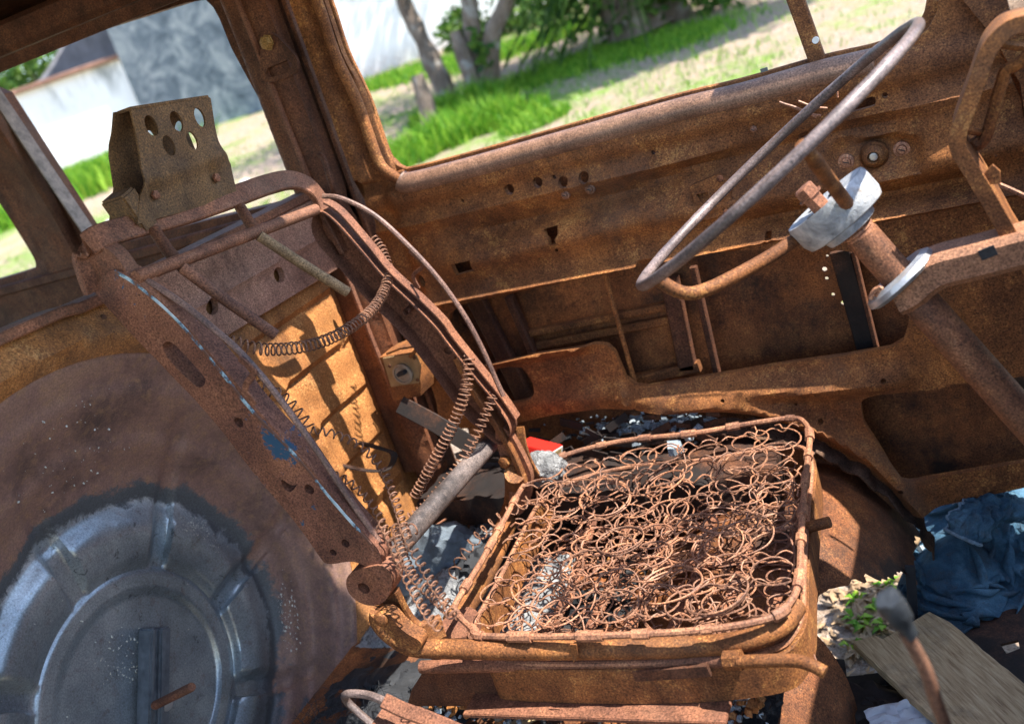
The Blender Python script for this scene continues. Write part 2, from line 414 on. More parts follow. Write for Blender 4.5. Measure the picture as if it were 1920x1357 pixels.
# screws and boss
def screw(px, py, r, y=DY):
    c = PY(px, py, y)-Vector((0, ddoor(PY(px, py, y).x, PY(px, py, y).z), 0))
    c = c+Vector((0, -.003, 0)); g = G().lathe([(r*1.15, -.006), (r*1.15, .001), (r*.75, .0022), (r*.68, .0012), (r*.6, .0045), (r*.3, .0052)], c, (0, -1, 0), 16)
    s = part('screw', g, RUSTW, door)
    return s, c
for px, py, r in ((1585, 307, .0095), (1690, 283, .0095), (1062, 364, .006), (1108, 353, .007), (1413, 242, .004)):
    s_, c_ = screw(px, py, r)
    part('slot', G().box(c_+Vector((0, -.0053, 0)), (r*.9, .001, .0013), Matrix.Rotation(.4, 3, 'Y')), CHAR, s_)
c = PY(1638, 294, DY)
bs = part('crank_boss', G().lathe([(.019, -.004), (.019, .002), (.0165, .006), (.0165, .004), (.012, .012), (.008, .014), (.007, .006), (0.001, .006)], c+Vector((0, .008, 0)), (0, -1, 0), 22), RUST, door)
part('spindle', G().lathe([(.0065, .0), (.0055, .009), (.003, .0095)], c+Vector((0, .008, 0)), (0, -1, 0), 9), ALUW, bs)
# latch plate
lp = xz(z3([(40, 1030), (190, 965), (255, 1000), (285, 1150), (190, 1200), (120, 1215), (75, 1140)]), DY-.012)
lh = xz(z3([(75, 1075), (140, 1060), (150, 1110), (110, 1125)]), DY-.012)
lt = part('latch_plate', sheet(lp, [lh], FY(DY-.014), .01, None, .013), RUST, door)
for px, py in z3([(208, 990), (243, 1175)]):
    part('rivet', G().lathe([(.0055, -.001), (.005, .002), (.002, .003)], PY(px, py, DY-.0145), (0, -1, 0), 10), RUSTD, lt)
# dried twigs of wire insulation and a clip on the sill
clip = part('sill_clip', G().bar([PY(1450, 178, .795), PY(1440, 160, .80), PY(1432, 128, .80)], .010, .003, (0, 1, .2)).bar([PY(1396, 168, .79), PY(1420, 158, .792), PY(1448, 152, .79)], .007, .003, (0, 0, 1)), plain('charred_trim', (.11, .12, .12), .4, .3, .5, 80), door)
gg = G()
for l in ([(535, 565), (600, 590), (700, 630), (765, 640)], [(560, 575), (640, 600), (740, 650)], [(640, 560), (720, 590), (800, 600)], [(850, 480), (858, 540)], [(890, 605), (925, 628)]):
    gg.tube(spl([PY(*q, DY-.022) for q in z3(l)], 4), .0016, 5)
part('wire_stub', gg, RUSTW, door)
# door edge lip: dark seam
part('seam_lip', G().bar([Vector((-.972, .80, 1.25)), Vector((-.974, .80, .8)), Vector((-.975, .80, .36))], .008, .05, (0, 1, 0)), RUSTD, door)

# ---- side wall behind the cab with its windows
w1 = xz([(386, 0), (400, 14), (412, 36), (434, 91), (488, 190), (556, 329), (562, 355), (556, 370), (540, 378), (380, 415), (230, 455), (205, 458), (188, 452), (165, 432), (0, 178)], DY)+[(-1.70, 1.19), (-1.67, 1.222), (-1.16, 1.19)]
w2 = c2([(-1.79, .83), (-1.775, .845), (-1.778, .88), (-1.80, 1.0), (-1.86, 1.17), (-1.90, 1.20), (-1.95, 1.21), (-2.6, 1.21), (-2.7, 1.15), (-2.7, .9), (-2.65, .83)])
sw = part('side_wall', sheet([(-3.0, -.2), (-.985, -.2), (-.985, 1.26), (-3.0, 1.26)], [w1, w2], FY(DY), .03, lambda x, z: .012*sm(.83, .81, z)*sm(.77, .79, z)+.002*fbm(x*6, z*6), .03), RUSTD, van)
part('window_ledge', G().bar([Vector((-3, .772, .805)), Vector((-2, .772, .808)), Vector((-1.06, .772, .815))], .035, .02, (0, 0, 1)), RUSTD, sw)
cp = [(-1.695, .70, 1.25), (-1.69, .72, 1.1), (-1.685, .745, .95), (-1.68, .755, .80)]
part('pillar_cover', G().bar(spl([Vector((q[0], q[1]+.02, q[2])) for q in cp], 4), .10, .03, (0, 1, 0)), RUSTD, sw)
part('pillar_edge', G().bar(spl([PY(170, 440, .765), PY(85, 315, .765), PY(0, 188, .765), PY(-40, 128, .765)], 3), .004, .03, (0, 1, 0)), plain('skylit_edge', (.24, .19, .155), .6, 0, .6, 60), sw)  # pale colour stands in for sky light on the flange edge
# ---- post between side window and door
bp = G()
poly = [(-1.085, 1.26), (-1.078, 1.1), (-1.072, .95), (-1.068, .80), (-1.06, .30), (-.985, .30), (-.985, 1.26)]
pil = part('door_post', sheet(poly, [], FY(.745), .012, lambda x, z: -.02*sm(-1.062, -1.082, x)+.006*sm(-1.035, -1.03, x)-.008*sm(-1.002, -.995, x)+.001*fbm(x*20, z*8), .035), RUSTD, van)
part('post_flange', G().bar([Vector((-1.028, .738, 1.25)), Vector((-1.02, .738, .9)), Vector((-1.012, .738, .45))], .006, .014, (0, -1, 0)), RUSTF, pil)
# belt anchor and its bolt
bc = PY(503, 82, .735)
an = [PY(488, 92, .728), PY(492, 68, .728), PY(512, 60, .728), PY(535, 85, .728), PY(560, 112, .728), PY(556, 138, .728), PY(535, 148, .728), PY(500, 157, .728), PY(487, 145, .728)]
anp = [(p.x, p.z) for p in an]
anh = xz([(502, 128), (540, 112), (548, 122), (540, 136), (506, 146), (498, 140)], .728)
ba = part('belt_anchor', sheet(c2(anp), [anh], FY(.728), .006, None, 0, .006), RUSTD, pil)
part('bolt', G().lathe([(.013, 0), (.013, .002), (.0105, .002), (.0105, .009), (.008, .0105)], PY(503, 80, .727), (-.25, -1, .1), 6, True), rust('rust_brass', (.1, .055, .015), (.2, .11, .035), (.32, .19, .06), (.4, .25, .1), .4, 20), ba)
part('hook', G().tube(spl([PY(598, 290, .73), PY(608, 300, .72), PY(618, 335, .715), (PY(624, 358, .72)), PY(612, 366, .73)], 5), .005, 7), RUSTD, pil)
# lock catch box on the post
lk = PY(752, 697, .70)
def rp(l, y): return xz([(640+a/2.95, 450+b/2.95) for a, b in l], y)
lc = part('lock_catch', sheet(rp([(210, 650), (390, 620), (440, 790), (440, 860), (290, 890), (270, 810)], .70), [], FY(.70), .01, None, .05), RUST, pil)
part('face_plate', sheet(rp([(228, 655), (385, 628), (410, 640), (437, 700), (428, 790), (275, 812)], .695), [], FY(.695), .01, None, .004), plain('brassy_plate', (.30, .20, .10), .6, .2, .4, 60), lc)
g = G().lathe([(.019, 0), (.019, .004), (.015, .005), (.014, .003), (.006, .003)], PY(756, 700, .694), (0, -1, 0), 26); part('ratchet_wheel', g, plain('dull_zinc', (.28, .25, .21), .5, .4, .4, 80), lc)
part('striker', G().box(PY(754, 699, .688), (.018, .014, .007), Matrix.Rotation(-.2, 3, 'Y'), .0015), CHAR, lc)
part('lock_hood', G().bar([PY(735, 655, .68), PY(760, 645, .68), PY(792, 640, .68)], .004, .04, (0, 1, 0)).bar([PY(770, 668, .69), PY(790, 645, .69)], .006, .01, (0, 1, 0)), RUST, lc)
for px, py in ((731, 686), (742, 708), (777, 671), (783, 712)):
    part('rivet', G().lathe([(.003, 0), (.003, .0015)], PY(px, py, .694), (0, -1, 0), 8), RUSTD, lc)
part('gusset_bar', G().bar([PY(750, 758, .66), PY(810, 790, .66), PY(890, 838, .66)], .03, .006, (.3, -1, .5)), SOOT, pil)

# ---- bulkhead behind the seats, with the spare wheel well
WC = Vector((-1.05, .12, .385)); WR = .40
def dbulk(y, z):
    d = 0
    for k, zz in enumerate((.665, .575, .485, .395, .30)):
        d -= .009*math.exp(-((z-zz-.35*max(0, .60-y)**2)/.006)**2)*sm(.42, .46, y)*(1-sm(.715, .725, y))-.006*math.exp(-((z-zz-.02)/.012)**2)*sm(.42, .46, y)*(1-sm(.715, .725, y))
    d -= .012*sm(.722, .732, y)
    r = math.hypot(y-WC.y, z-WC.z)
    d += .022*math.exp(-((r-.425)/.022)**2)
    d += .0018*fbm(y*4, z*4, 4)+.0006*fbm(y*22, z*22)
    return d
topb = [(-.8, .86), (.10, .845), (.26, .832), (.5, .83), (.79, .83)]
bh_h = circ((WC.y, WC.z), WR, 72)
bulk = part('bulkhead', sheet([(-.8, -.1), (.79, -.1)]+topb[::-1], [bh_h, circ((.70, .60), .006, 12, .03), circ((.66, .20), .006, 8)], FX(-1.05), .013, dbulk, .01), RUSTO, van)
st_h = [circ((PX(395, 575, -1.03).y, PX(395, 575, -1.03).z), .0135, 16, .0125), circ((PX(522, 516, -1.03).y, PX(522, 516, -1.03).z), .0135, 16, .0125)]
part('bulkhead_strip', sheet([(.345, .712), (.79, .706), (.79, .829), (.345, .832)], st_h, FX(-1.028), .012, lambda y, z: .007*math.exp(-((z-.772)/.008)**2)+.001*fbm(y*9, z*9), .012), rust('rust_strip', (.11, .055, .038), (.23, .12, .08), (.32, .17, .11), (.42, .25, .15), .4, 9, blot=.3), bulk)
part('bulkhead_rail', G().bar(spl([Vector((-1.05, -.8, .862)), Vector((-1.05, .10, .848)), Vector((-1.05, .26, .838)), Vector((-1.05, .78, .838))], 4), .05, .014, (0, 0, 1)), RUSTF, bulk)
for px, py in ((40, 655), (6, 675), (192, 596)):
    p = PX(px, py, -1.045); part('rivet', G().lathe([(.005, 0), (.004, .004), (.001, .005)], p, (1, 0, 0), 9), RUSTD, bulk)
# strap bracket standing off the bulkhead
part('strap_bracket', G().bar(spl([PX(675, 830, -1.04), PX(705, 838, -1.0), PX(735, 848, -.975), PX(738, 862, -.97), PX(725, 880, -.975), PX(690, 882, -1.0), PX(640, 872, -1.04)], 5), .012, .003, (0, .2, 1)), SOOT, bulk)
# well: pressed dish
def wellpt(r, a):
    prof = [(0, -.155), (.143, -.155), (.153, -.146), (.172, -.144), (.184, -.150), (.268, -.138), (.30, -.114), (.33, -.075), (.37, -.022), (.40, .004), (.425, .010)]
    for (r0, d0), (r1, d1) in zip(prof, prof[1:]):
        if r <= r1: d = d0+(d1-d0)*sm(0, 1, (r-r0)/(r1-r0)) if r0 > .25 else d0+(d1-d0)*(r-r0)/(r1-r0); break
    else: d = prof[-1][1]
    n = 8; ph = ((a-.663)*n/(2*math.pi)) % 1; da = min(ph, 1-ph)*2*math.pi/n        # angle from the nearest rib
    arc = da*r
    pad = sm(.011, .021, arc)*sm(.178, .190, r)*(1-sm(.215, .290, r))
    d += pad*(.014+.011*math.sin(math.pi*min(1, max(0, (r-.185)/.10)))+.003*math.cos(da*4))
    rib = (1-sm(.008, .020, arc))*sm(.25, .28, r)*(1-sm(.34, .37, r))
    d -= .011*rib
    d += .0015*fbm(math.cos(a)*r*9, math.sin(a)*r*9, 8)
    k = -d
    y = WC.y+math.sin(a)*r+.30*k*1.0; z = WC.z+math.cos(a)*r-.72*k
    return Vector((WC.x+d, y, z))
rs = list(np.concatenate([[.002], np.linspace(.03, .13, 4), np.linspace(.138, .29, 42), np.linspace(.30, .425, 24)]))
na = 288; wg = G(); V = []; F = []
for r in rs:
    for k in range(na): V.append(wellpt(r, 2*math.pi*k/na))
for i in range(len(rs)-1):
    for k in range(na): F.append((i*na+k, (i+1)*na+k, (i+1)*na+(k+1) % na, i*na+(k+1) % na))
wg.add(V, F)
k = NT('well_metal')
sep = k.n('SeparateXYZ'); k.l(k.co, sep.inputs[0])
cy_, cz_ = WC.y+.30*.12, WC.z-.72*.12
rr = k.math('SQRT', k.math('ADD', k.math('POWER', k.math('SUBTRACT', sep.outputs[1], cy_), 2), k.math('POWER', k.math('SUBTRACT', sep.outputs[2], cz_), 2)))
n1 = k.noise(11, 8, .7); n2 = k.noise(70, 8, .7); n3 = k.noise(5, 5, .6)
n4 = k.noise(380, 3, .7); n5 = k.noise(26, 9, .78, .6)
edge = k.math('ADD', k.math('ADD', rr, k.math('MULTIPLY', k.math('SUBTRACT', n1, .5), .06)), k.math('MULTIPLY', k.math('SUBTRACT', n5, .5), .055))
blue = k.ramp(n3, [(.3, (.13, .15, .165)), (.5, (.28, .32, .345)), (.7, (.50, .54, .555))])
blue = k.mix(k.ramp(n2, [(.55, 0.0), (.75, .55)]), blue, (.16, .07, .045))
blue = k.mix(k.ramp(n1, [(.62, 0.0), (.68, .6)]), blue, (.16, .17, .14))
blue = k.mix(k.ramp(n5, [(.60, 0.0), (.63, .75)]), blue, (.07, .08, .09)); blue = k.mix(k.ramp(k.noise(120, 6, .8, 1.5, stretch=(1, 6, .5)), [(.62, 0.0), (.68, .6)]), blue, (.55, .60, .63))
br = k.ramp(n1, [(.3, (.09, .056, .048)), (.5, (.22, .125, .10)), (.7, (.30, .175, .12))])
br = k.mix(k.ramp(n2, [(.5, 0.0), (.7, .7)]), br, (.33, .19, .10))
dark = k.mix(k.ramp(edge, [(.262, 0.0), (.268, 1.0)]), blue, (.09, .10, .11))
col = k.mix(k.ramp(edge, [(.288, 0.0), (.293, 1.0)]), dark, br)
ro = k.mix(k.ramp(edge, [(.25, 0.0), (.29, 1.0)]), (.32, .32, .32), (.62, .62, .62))
col = k.mix(.8, col, k.ramp(n4, [(.3, .6), (.5, 1.0), (.7, 1.4)]), 'MULTIPLY')
WELL = k.set(col, ro, k.mix(k.ramp(edge, [(.25, 0.0), (.29, 1.0)]), (.55, .55, .55), (0, 0, 0)), k.math('ADD', n2, k.math('MULTIPLY', n1, .5)), .35, .0012, .5)
well = part('spare_wheel_well', wg, WELL, van, True, 50)
wc0 = wellpt(.002, 0)
# clamp bracket (folded strip) and threaded stud
b0 = Vector((wc0.x+.012, wc0.y-.012, 0))
CR = Matrix.Rotation(-rad(33), 3, 'X'); CO = Vector((b0.x, wc0.y, wc0.z))
def cb(x, y, z): return CO+CR @ Vector((x, y, z))
cl = G().box(cb(0, .008, -.035), (.016, .05, .26), CR, .003).box(cb(.012, -.014, -.035), (.022, .010, .26), CR, .003).box(cb(.010, .012, -.035), (.010, .012, .258), CR, .003)
clamp = part('clamp_bracket', cl, plain('blue_grey_steel', (.13, .15, .17), .45, .3, .5, 40), well)
for dz in (-.015, -.085):
    part('bracket_dimple', G().lathe([(.011, .0), (.010, .002), (.006, .003)], cb(.0085, .026, dz), (1, 0, 0), 14), ALUW, clamp)
sp0 = PX(290, 1322, -1.165); sp1 = PX(360, 1287, -1.06)
sg = G().tube([sp0.lerp(sp1, t/30) for t in range(31)], [.0066 if t % 2 else .0058 for t in range(31)], 10)
part('stud', sg, RUSTF, well)
# loose flakes of pale paint on the dish
fg = G(); rnd = random.Random(3)
def flake(n, ra, rb, aa, ab, s0, s1):
    for _ in range(n):
        r = rnd.uniform(ra, rb); a = rnd.gauss((aa+ab)/2, abs(ab-aa)/3.2); p = wellpt(r, a)+Vector((.0025, 0, .001)); s = s0+(s1-s0)*rnd.random()**2.5
        t = rnd.uniform(0, 6); u = Vector((.3*rnd.random(), math.cos(t), math.sin(t)))*s; v = Vector((.3, -math.sin(t), math.cos(t)))*s*rnd.uniform(.4, .9); h = Vector((.0008, 0, 0))
        fg.add([p-u-v, p+u-v*.6, p+u*.7+v, p-u*.8+v, p+h], [(0, 1, 4), (1, 2, 4), (2, 3, 4), (3, 0, 4)])
flake(70, .30, .37, -.12, .35, .0005, .0019); flake(170, .225, .262, .75, 1.15, .0003, .0013); flake(60, .03, .11, -.5, .5, .0008, .0026); flake(40, .03, .25, -2.2, 1.6, .0004, .0018); flake(110, .285, .315, 1.75, 2.05, .0005, .0026)
fl = part('paint_flake', fg, plain('pale_flake', (.55, .56, .50), .6), well, False); fl['kind'] = 'stuff'

# ---- roof, header, front pillars, floor
roof_cutback = [(-3, -.78), (-.22, -.78), (-.24, .20), (-.28, .46), (-.33, .475), (-.67, .49), (-.70, .80), (-3, .80)]  # unseen front edge, invented to aim sun at cushion and bulkhead
part('roof', sheet(roof_cutback, [], FZ(1.27), .08, lambda x, y: .05*(1-(y/.8)**2)+.004*fbm(x*3, y*3), .02), RUSTD, van)
part('roof_rail', G().bar([Vector((-3, .72, 1.235)), Vector((-1.6, .72, 1.232)), Vector((-.75, .72, 1.222))], .16, .05, (0, 0, 1)).bar([Vector((-3, .655, 1.205)), Vector((-1.02, .655, 1.19))], .006, .02, (0, 0, 1)), RUSTD, van)
part('door_header', G().bar([Vector((-.98, .835, 1.235)), Vector((-.5, .835, 1.24)), Vector((-.08, .835, 1.235))], .04, .05, (0, 0, 1)), RUSTD, van)
fp = sheet([(-.02, 1.26), (-.08, 1.26), (-.075, 1.22), (-.02, .86), (.01, .80), (.03, .74), (.03, .30), (.16, .30), (.16, .88)], [], FY(.765), .03, lambda x, z: .001*fbm(x*9, z*9), .05)
part('windscreen_post', fp, RUST, van)
part('front_panel', sheet([(-.8, -.1), (.8, -.1), (.8, .82), (-.8, .82)], [], FX(.62), .06, lambda y, z: .01*fbm(y*3, z*3), .02), RUSTD, van)
# near side of the shell, unseen behind the camera, added to block sky light
part('near_side_wall', sheet([(-3, -.2), (-1.15, -.2), (-1.15, .82), (-3, .82)], [], FY(-.80), .1, None, .02), RUSTD, van)
part('near_front_wall', sheet([(.04, -.2), (.62, -.2), (.62, .86), (.04, .86)], [], FY(-.80), .1, None, .02), RUSTD, van)
# seat box: flat top falling in a rounded front to the cab floor, with rotted edge
BZ = .15
def boxz(x):
    if x < -.40: return BZ
    t = min(1, (x+.40)/.205); return BZ-.17*(1-math.sqrt(max(0, 1-t*t)))-0.02*sm(.9, 1, t)
def jagend(y):
    if y < .45: return .955
    e = .758+.45*(max(y, .5)-.5) if y < .66 else .85
    return .955+(e+.035*fbm(y*13, 1, 0, 5)+.012*nz(y*90)-.955)*sm(.45, .468, y)
so_ = [(0, .03)]+[(jagend(.03+.77*i/150), .03+.77*i/150) for i in range(151)]+[(0, .80)]
g = sheet(so_, [], FZ(0), .0105, None, 0)
for v in g.v:
    s_, y = v.x, v.y; e = fbm(s_*9, y*9, 3); xf = -.275+.085*sm(.44, .60, y)
    if s_ < .65: x, z = -1.05+s_, BZ
    else:
        t = min(1.0, (s_-.65)/.24); a_ = t*math.pi/2; x = -.40+(xf+.40)*math.sin(a_); z = BZ-.165*(1-math.cos(a_))-max(0, s_-.89)*.9
    hump = .085*sm(.34, .58, y)*sm(-.62, -.42, x)*(1-.35*sm(-.30, -.2, x))
    v.x, v.y, v.z = x+.003*e, y, z+hump+.004*e+.0012*fbm(s_*40, y*40)+.008*math.exp(-((y-.40)/.02)**2)*sm(.66, .75, s_)
sbx = part('seat_box', g, rust('rust_seat_box', (.03, .012, .007), (.10, .036, .014), (.20, .07, .022), (.36, .17, .06), .45, 6, soot=.25), van)
g = G()
for y0, y1, x0 in ((.02, .035, -1.05),):
    g.add([(x0, .03, -.1), (-.30, .03, -.1), (-.26, .03, .06), (-.36, .03, .145), (x0, .03, .15)], [(0, 1, 2, 3, 4)])
part('box_side', g, SOOT, sbx)
# charred inner lip under the front of the box
g = G()
for (o, dz) in ((.0, 0),):
    pts = [Vector((-.30+.06*sm(.44, .60, y)+.006*nz(y*20), y, .02+.05*sm(.42, .5, y)+.012*nz(y*30, 4))) for y in [.05+.39*i/30 for i in range(31)]]
    g.bar(pts, .035, .005, (.9, 0, .3))
part('rotted_lip', g, SOOT, sbx)
# floor with a hole rusted through at the door side
fh = xy([(1560, 1120), (1600, 1095), (1650, 1080), (1705, 1085), (1712, 1150), (1725, 1200), (1700, 1235), (1650, 1262), (1590, 1268), (1572, 1200)], 0)
fh2 = xy([(1880, 1205), (1905, 1195), (1915, 1215), (1885, 1225)], 0)
floor_ = part('floor_pan', sheet([(-.40, -.75), (.62, -.75), (.62, .80), (-.19, .80), (-.24, .60), (-.40, .58)], [fh, fh2], FZ(0), .02, lambda x, y: .008*fbm(x*8, y*8)+.004*fbm(x*30, y*30), .004, jag=.006), SOOT, van)
part('rear_floor', sheet([(-3, -.78), (-1.06, -.78), (-1.06, .78), (-3, .78)], [], FZ(-.08), .1, None, .01), SOOT, van)
# sill ledge beside the seat: charred and flaking, wheel arch top
def dl(x, y): return .012*fbm(x*14, y*14, 1)+.006*fbm(x*50, y*50)
part('sill_ledge', sheet([(-.99, .655), (-.62, .64), (-.45, .64), (-.36, .66), (-.36, .785), (-.99, .785)], [], FZ(.285), .012, dl, .05, jag=.006), SOOT, van)
ar = []
for i in range(25):
    t = -.35+1.9*i/24
    ar.append(Vector((-.50+.33*math.sin(t), .755, -.0+.315*math.cos(t))))
part('wheel_arch', G().bar([v+Vector((.006*nz(v.z*60, 2), .016+.010*nz(v.x*50, v.z*50), .010*nz(v.x*60))) for v in spl(ar, 4)], .003, .038, (0, 1, .3)), rust('rust_arch', (.015, .014, .015), (.05, .032, .024), (.10, .055, .033), (.16, .11, .08), .5, 9, .9, soot=.4, spec=.1), van)
g = G(); 
for i in range(60):   # flaking scale along the ledge
    x = -.95+.5*random.random(); s = random.uniform(.008, .03); a = random.uniform(-.5, .5)
    g.box((x, .765+random.uniform(-.03, .012), .315+random.uniform(-.02, .035)), (s*1.6, .003, s*.5), Matrix.Rotation(a, 3, 'Y') @ Matrix.Rotation(random.uniform(-.6, .6), 3, 'Z'))
o = part('rust_scale', g, SOOT, van, False); o['kind'] = 'stuff'

# ---- dashboard
dz = .84
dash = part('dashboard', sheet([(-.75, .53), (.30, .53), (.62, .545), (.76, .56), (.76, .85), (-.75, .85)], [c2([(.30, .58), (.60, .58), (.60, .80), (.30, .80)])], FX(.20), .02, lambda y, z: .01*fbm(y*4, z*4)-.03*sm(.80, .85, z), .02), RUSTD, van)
part('dash_top', sheet([(.26, -.75), (.62, -.75), (.62, .775), (.06, .775), (.06, .72), (.22, .62)], [], FZ(.855), .05, lambda x, y: .004*fbm(x*9, y*9), .015), RUST, van)  # stretched forward, out of view, to shade the front floor
# instrument hood: bent flat rim standing proud of the dash
hoodp = [PY(a, b, .50) for a, b in ((1960, 28), (1905, 35), (1875, 52), (1850, 85), (1830, 140), (1812, 190), (1797, 232), (1797, 258), (1812, 285), (1840, 330), (1872, 385), (1898, 432), (1930, 480))]
hood = part('instrument_hood', G().bar(spl(hoodp, 5), .010, .10, (0, 1, 0)), RUST, van)
part('hood_rim', G().bar(spl([p+Vector((0, -.050, 0)) for p in hoodp], 5), .016, .004, (0, 1, 0)), RUST, hood)
inr = [PY(a, b, .53) for a, b in ((1930, 100), (1912, 118), (1887, 132), (1880, 150), (1868, 190), (1856, 235), (1845, 262), (1832, 272), (1822, 262))]
part('inner_loop', G().tube(spl(inr, 5), .0065, 8), RUST, hood)
part('cross_pin', G().tube([PY(1800, 242, .49), PY(1845, 250, .54)], .004, 7), RUST, hood); part('cross_pin', G().tube([PY(1870, 82, .49), PY(1916, 88, .53)], .0045, 7), RUST, hood)
part('hood_lug', G().bar([PY(1852, 318, .455), PY(1862, 325, .455), PY(1862, 345, .455)], .014, .004, (0, 1, 0)), RUST, hood)
bx_ = [PY(1895, 25, .56), PY(1915, 18, .56), PY(1935, 12, .56)]
part('dash_collar', G().tube(bx_, .026, 16), rust('rust_pale', (.12, .07, .04), (.24, .16, .10), (.36, .26, .18), (.4, .3, .2), .3, 20), dash)
part('wiring', G().tube(spl([PY(1870, 345, .60), PY(1900, 358, .60), PY(1930, 372, .60)], 5), .003, 6), RUSTW, dash)
# ---- steering column and its bracket
colt = Vector((-.167, .46, .705)); 
c_up = PY(1615, 440, .46); c_mid = PY(1690, 525, .46); c_lo = PY(1935, 800, .46)
ax = (c_lo-c_up).normalized()
scol = part('steering_column', G().tube([c_up.lerp(c_mid, t/8) for t in range(9)], .0185, 18).tube([c_mid+ax*.012, c_lo, c_lo+ax*.12], .0195, 18), rust('rust_column', (.06, .03, .02), (.13, .055, .03), (.21, .09, .04), (.32, .17, .09), .4, 14, .6), van)
g = G()
for i in range(5): g.tube([c_up+ax*(-.010+i*.0045)+Vector((math.cos(a*.628), math.sin(a*.628), 0)).cross(ax).normalized()*(.0150+.0012*(i % 2)) for a in range(10)], .0026, 6, True)
part('wire_winding', g, RUSTW, scol)
rg = c_mid-ax*.004
rax = (ax+Vector((.15, -.10, 0))).normalized()
part('column_ring', G().lathe([(.020, -.003), (.036, -.006), (.043, -.002), (.045, .004), (.040, .008), (.030, .004), (.020, .004)], rg, rax, 28, False), ALUW, scol)
part('ring_scraps', G().tube(spl([PY(1632, 560, .43), PY(1640, 545, .43), PY(1652, 540, .43), PY(1645, 556, .43)], 4), .003, 6), RUSTW, scol)
bra = [PY(a, b, .46) for a, b in ((1680, 552), (1706, 540), (1735, 515), (1765, 498), (1830, 482), (1960, 448))]
brk = part('column_bracket', G().bar(spl(bra, 4), .038, .05, (0, 1, 0)), rust('rust_bracket', (.11, .055, .035), (.21, .10, .055), (.29, .14, .075), (.36, .2, .11), .4, 10, .6), van)
part('bracket_hole', G().box(PY(1852, 474, .4345), (.016, .002, .011), Matrix.Rotation(-.25, 3, 'Y')), CHAR, brk)
# ---- steering wheel
W0 = Vector((-.224, .46, .778)); WN = Vector((-.505, 0, .863)).normalized(); WU = Vector((.863, 0, .505)).normalized(); WV = Vector((0, 1, 0))
R0 = .194
stw = part('steering_wheel', G().tube([W0+(WU*math.cos(a)+WV*math.sin(a))*R0 for a in [2*math.pi*i/192 for i in range(192)]], [.0063*(1+.07*nz(i*.13)+.04*nz(i*.5, 3)) for i in range(192)], 14, True), STEEL, van)
hub = W0-WN*.085+WU*.012
hm = []
for (sx_, sy_, h) in ((.80, .80, -.022), (.93, .93, -.020), (.99, .99, -.012), (1, 1, .010), (.97, .97, .014), (.89, .87, .013), (.3, .3, .009)):
    hm.append([hub+WN*h+WU*(math.cos(a)*.052*sx_)+WV*(math.sin(a)*.038*sy_) for a in [2*math.pi*i/32 for i in range(32)]])
V = [v for r in hm for v in r]; F = [(i*32+k, i*32+(k+1) % 32, (i+1)*32+(k+1) % 32, (i+1)*32+k) for i in range(len(hm)-1) for k in range(32)]
F += [tuple(range(31, -1, -1)), tuple(6*32+k for k in range(32))]
hb = part('hub', G().add(V, F), ALU, stw)
part('boss', G().lathe([(.030, -.03), (.034, -.018), (.034, -.012)], hub, WN, 24), ALU, hb)
for a, r in ((2.3, .035), (3.0, .042), (4.0, .03), (.6, .045), (1.4, .028)):
    part('hub_hole', G().lathe([(.004, -.002), (.004, .0008)], hub+WN*.0112+WU*math.cos(a)*r+WV*math.sin(a)*r*.7, WN, 10), CHAR, hb)
part('bolt', G().lathe([(.011, 0), (.011, .016), (.0155, .016), (.0155, .018), (.0125, .018), (.0125, .028), (.010, .030)], hub+WN*.010-WU*.008, WN, 6), RUSTF, hb)
_a = rad(294); n1 = W0+(WU*math.cos(_a)+WV*math.sin(_a))*R0*.985; s1 = hub+WN*.0+WU*.022-WV*.03
part('spoke', G().tube(spl([n1+WN*.004, n1.lerp(s1, .15)-WN*.004, n1.lerp(s1, .6), s1], 6), [.0065]*6+[.0078]*13, 10), RUST, stw)
_a = rad(226); n2 = W0+(WU*math.cos(_a)+WV*math.sin(_a))*R0*.985; s2 = hub-WU*.05
part('spoke', G().tube(spl([n2, n2.lerp(s2, .12)-WN*.03, n2.lerp(s2, .6)-WN*.018, s2], 6), .0076, 10), RUST, stw)
# ---- gear lever
kn = PY(1682, 1148, .0); kb = PY(1775, 1365, .02); kax = (kn-kb).normalized()
gl = part('gear_lever', G().tube(spl([kb-kax*.25, kb, kb.lerp(kn, .5)+Vector((.003, 0, 0)), kn-kax*.02], 5), .0052, 10), rust('rust_lever', (.05, .03, .025), (.10, .05, .035), (.16, .08, .05), (.2, .1, .06), .3, 20), van)
kg = G().lathe([(.0055, -.024), (.006, -.014), (.0085, -.007), (.0103, .001), (.0108, .012), (.0098, .0155), (.003, .016)], kn, kax+Vector((-.12, 0, 0)), 18)
kg.v = [v+Vector((.002*nz(v.x*150, v.y*150, v.z*150),)*3) for v in kg.v]
part('gear_knob', kg, plain('burnt_knob', (.022, .027, .034), .55, 0, .6, 60, .8), gl)

# ================================================================ driver's seat
seat = thing('driver_seat', 'rusted skeleton of the driver seat with bare springs and bracket on its backrest', 'car seat', (-.55, .45, .15))
ry0, ry1 = .21, .63
near = [(205, 505), (225, 508), (262, 530), (330, 588), (400, 668), (440, 715), (480, 768), (560, 850), (630, 935), (690, 1008), (714, 1035), (716, 1062), (700, 1072), (690, 1062), (660, 1050), (612, 1060), (600, 1045), (560, 985), (480, 895), (400, 783), (300, 682), (230, 610), (180, 552), (176, 540)]
nslot = c2(xz([(300, 648), (318, 636), (350, 668), (386, 708), (384, 722), (372, 728), (350, 708), (318, 676)], ry0))
nh = [nslot, hc(447, 792, .0068, ry0, 12), hc(625, 1035, .005, ry0, 10), hc(648, 1018, .006, ry0, 10), c2(xz([(525, 895), (548, 912), (560, 905), (545, 925), (530, 915)], ry0)), hc(580, 917, .007, ry0, 10)]
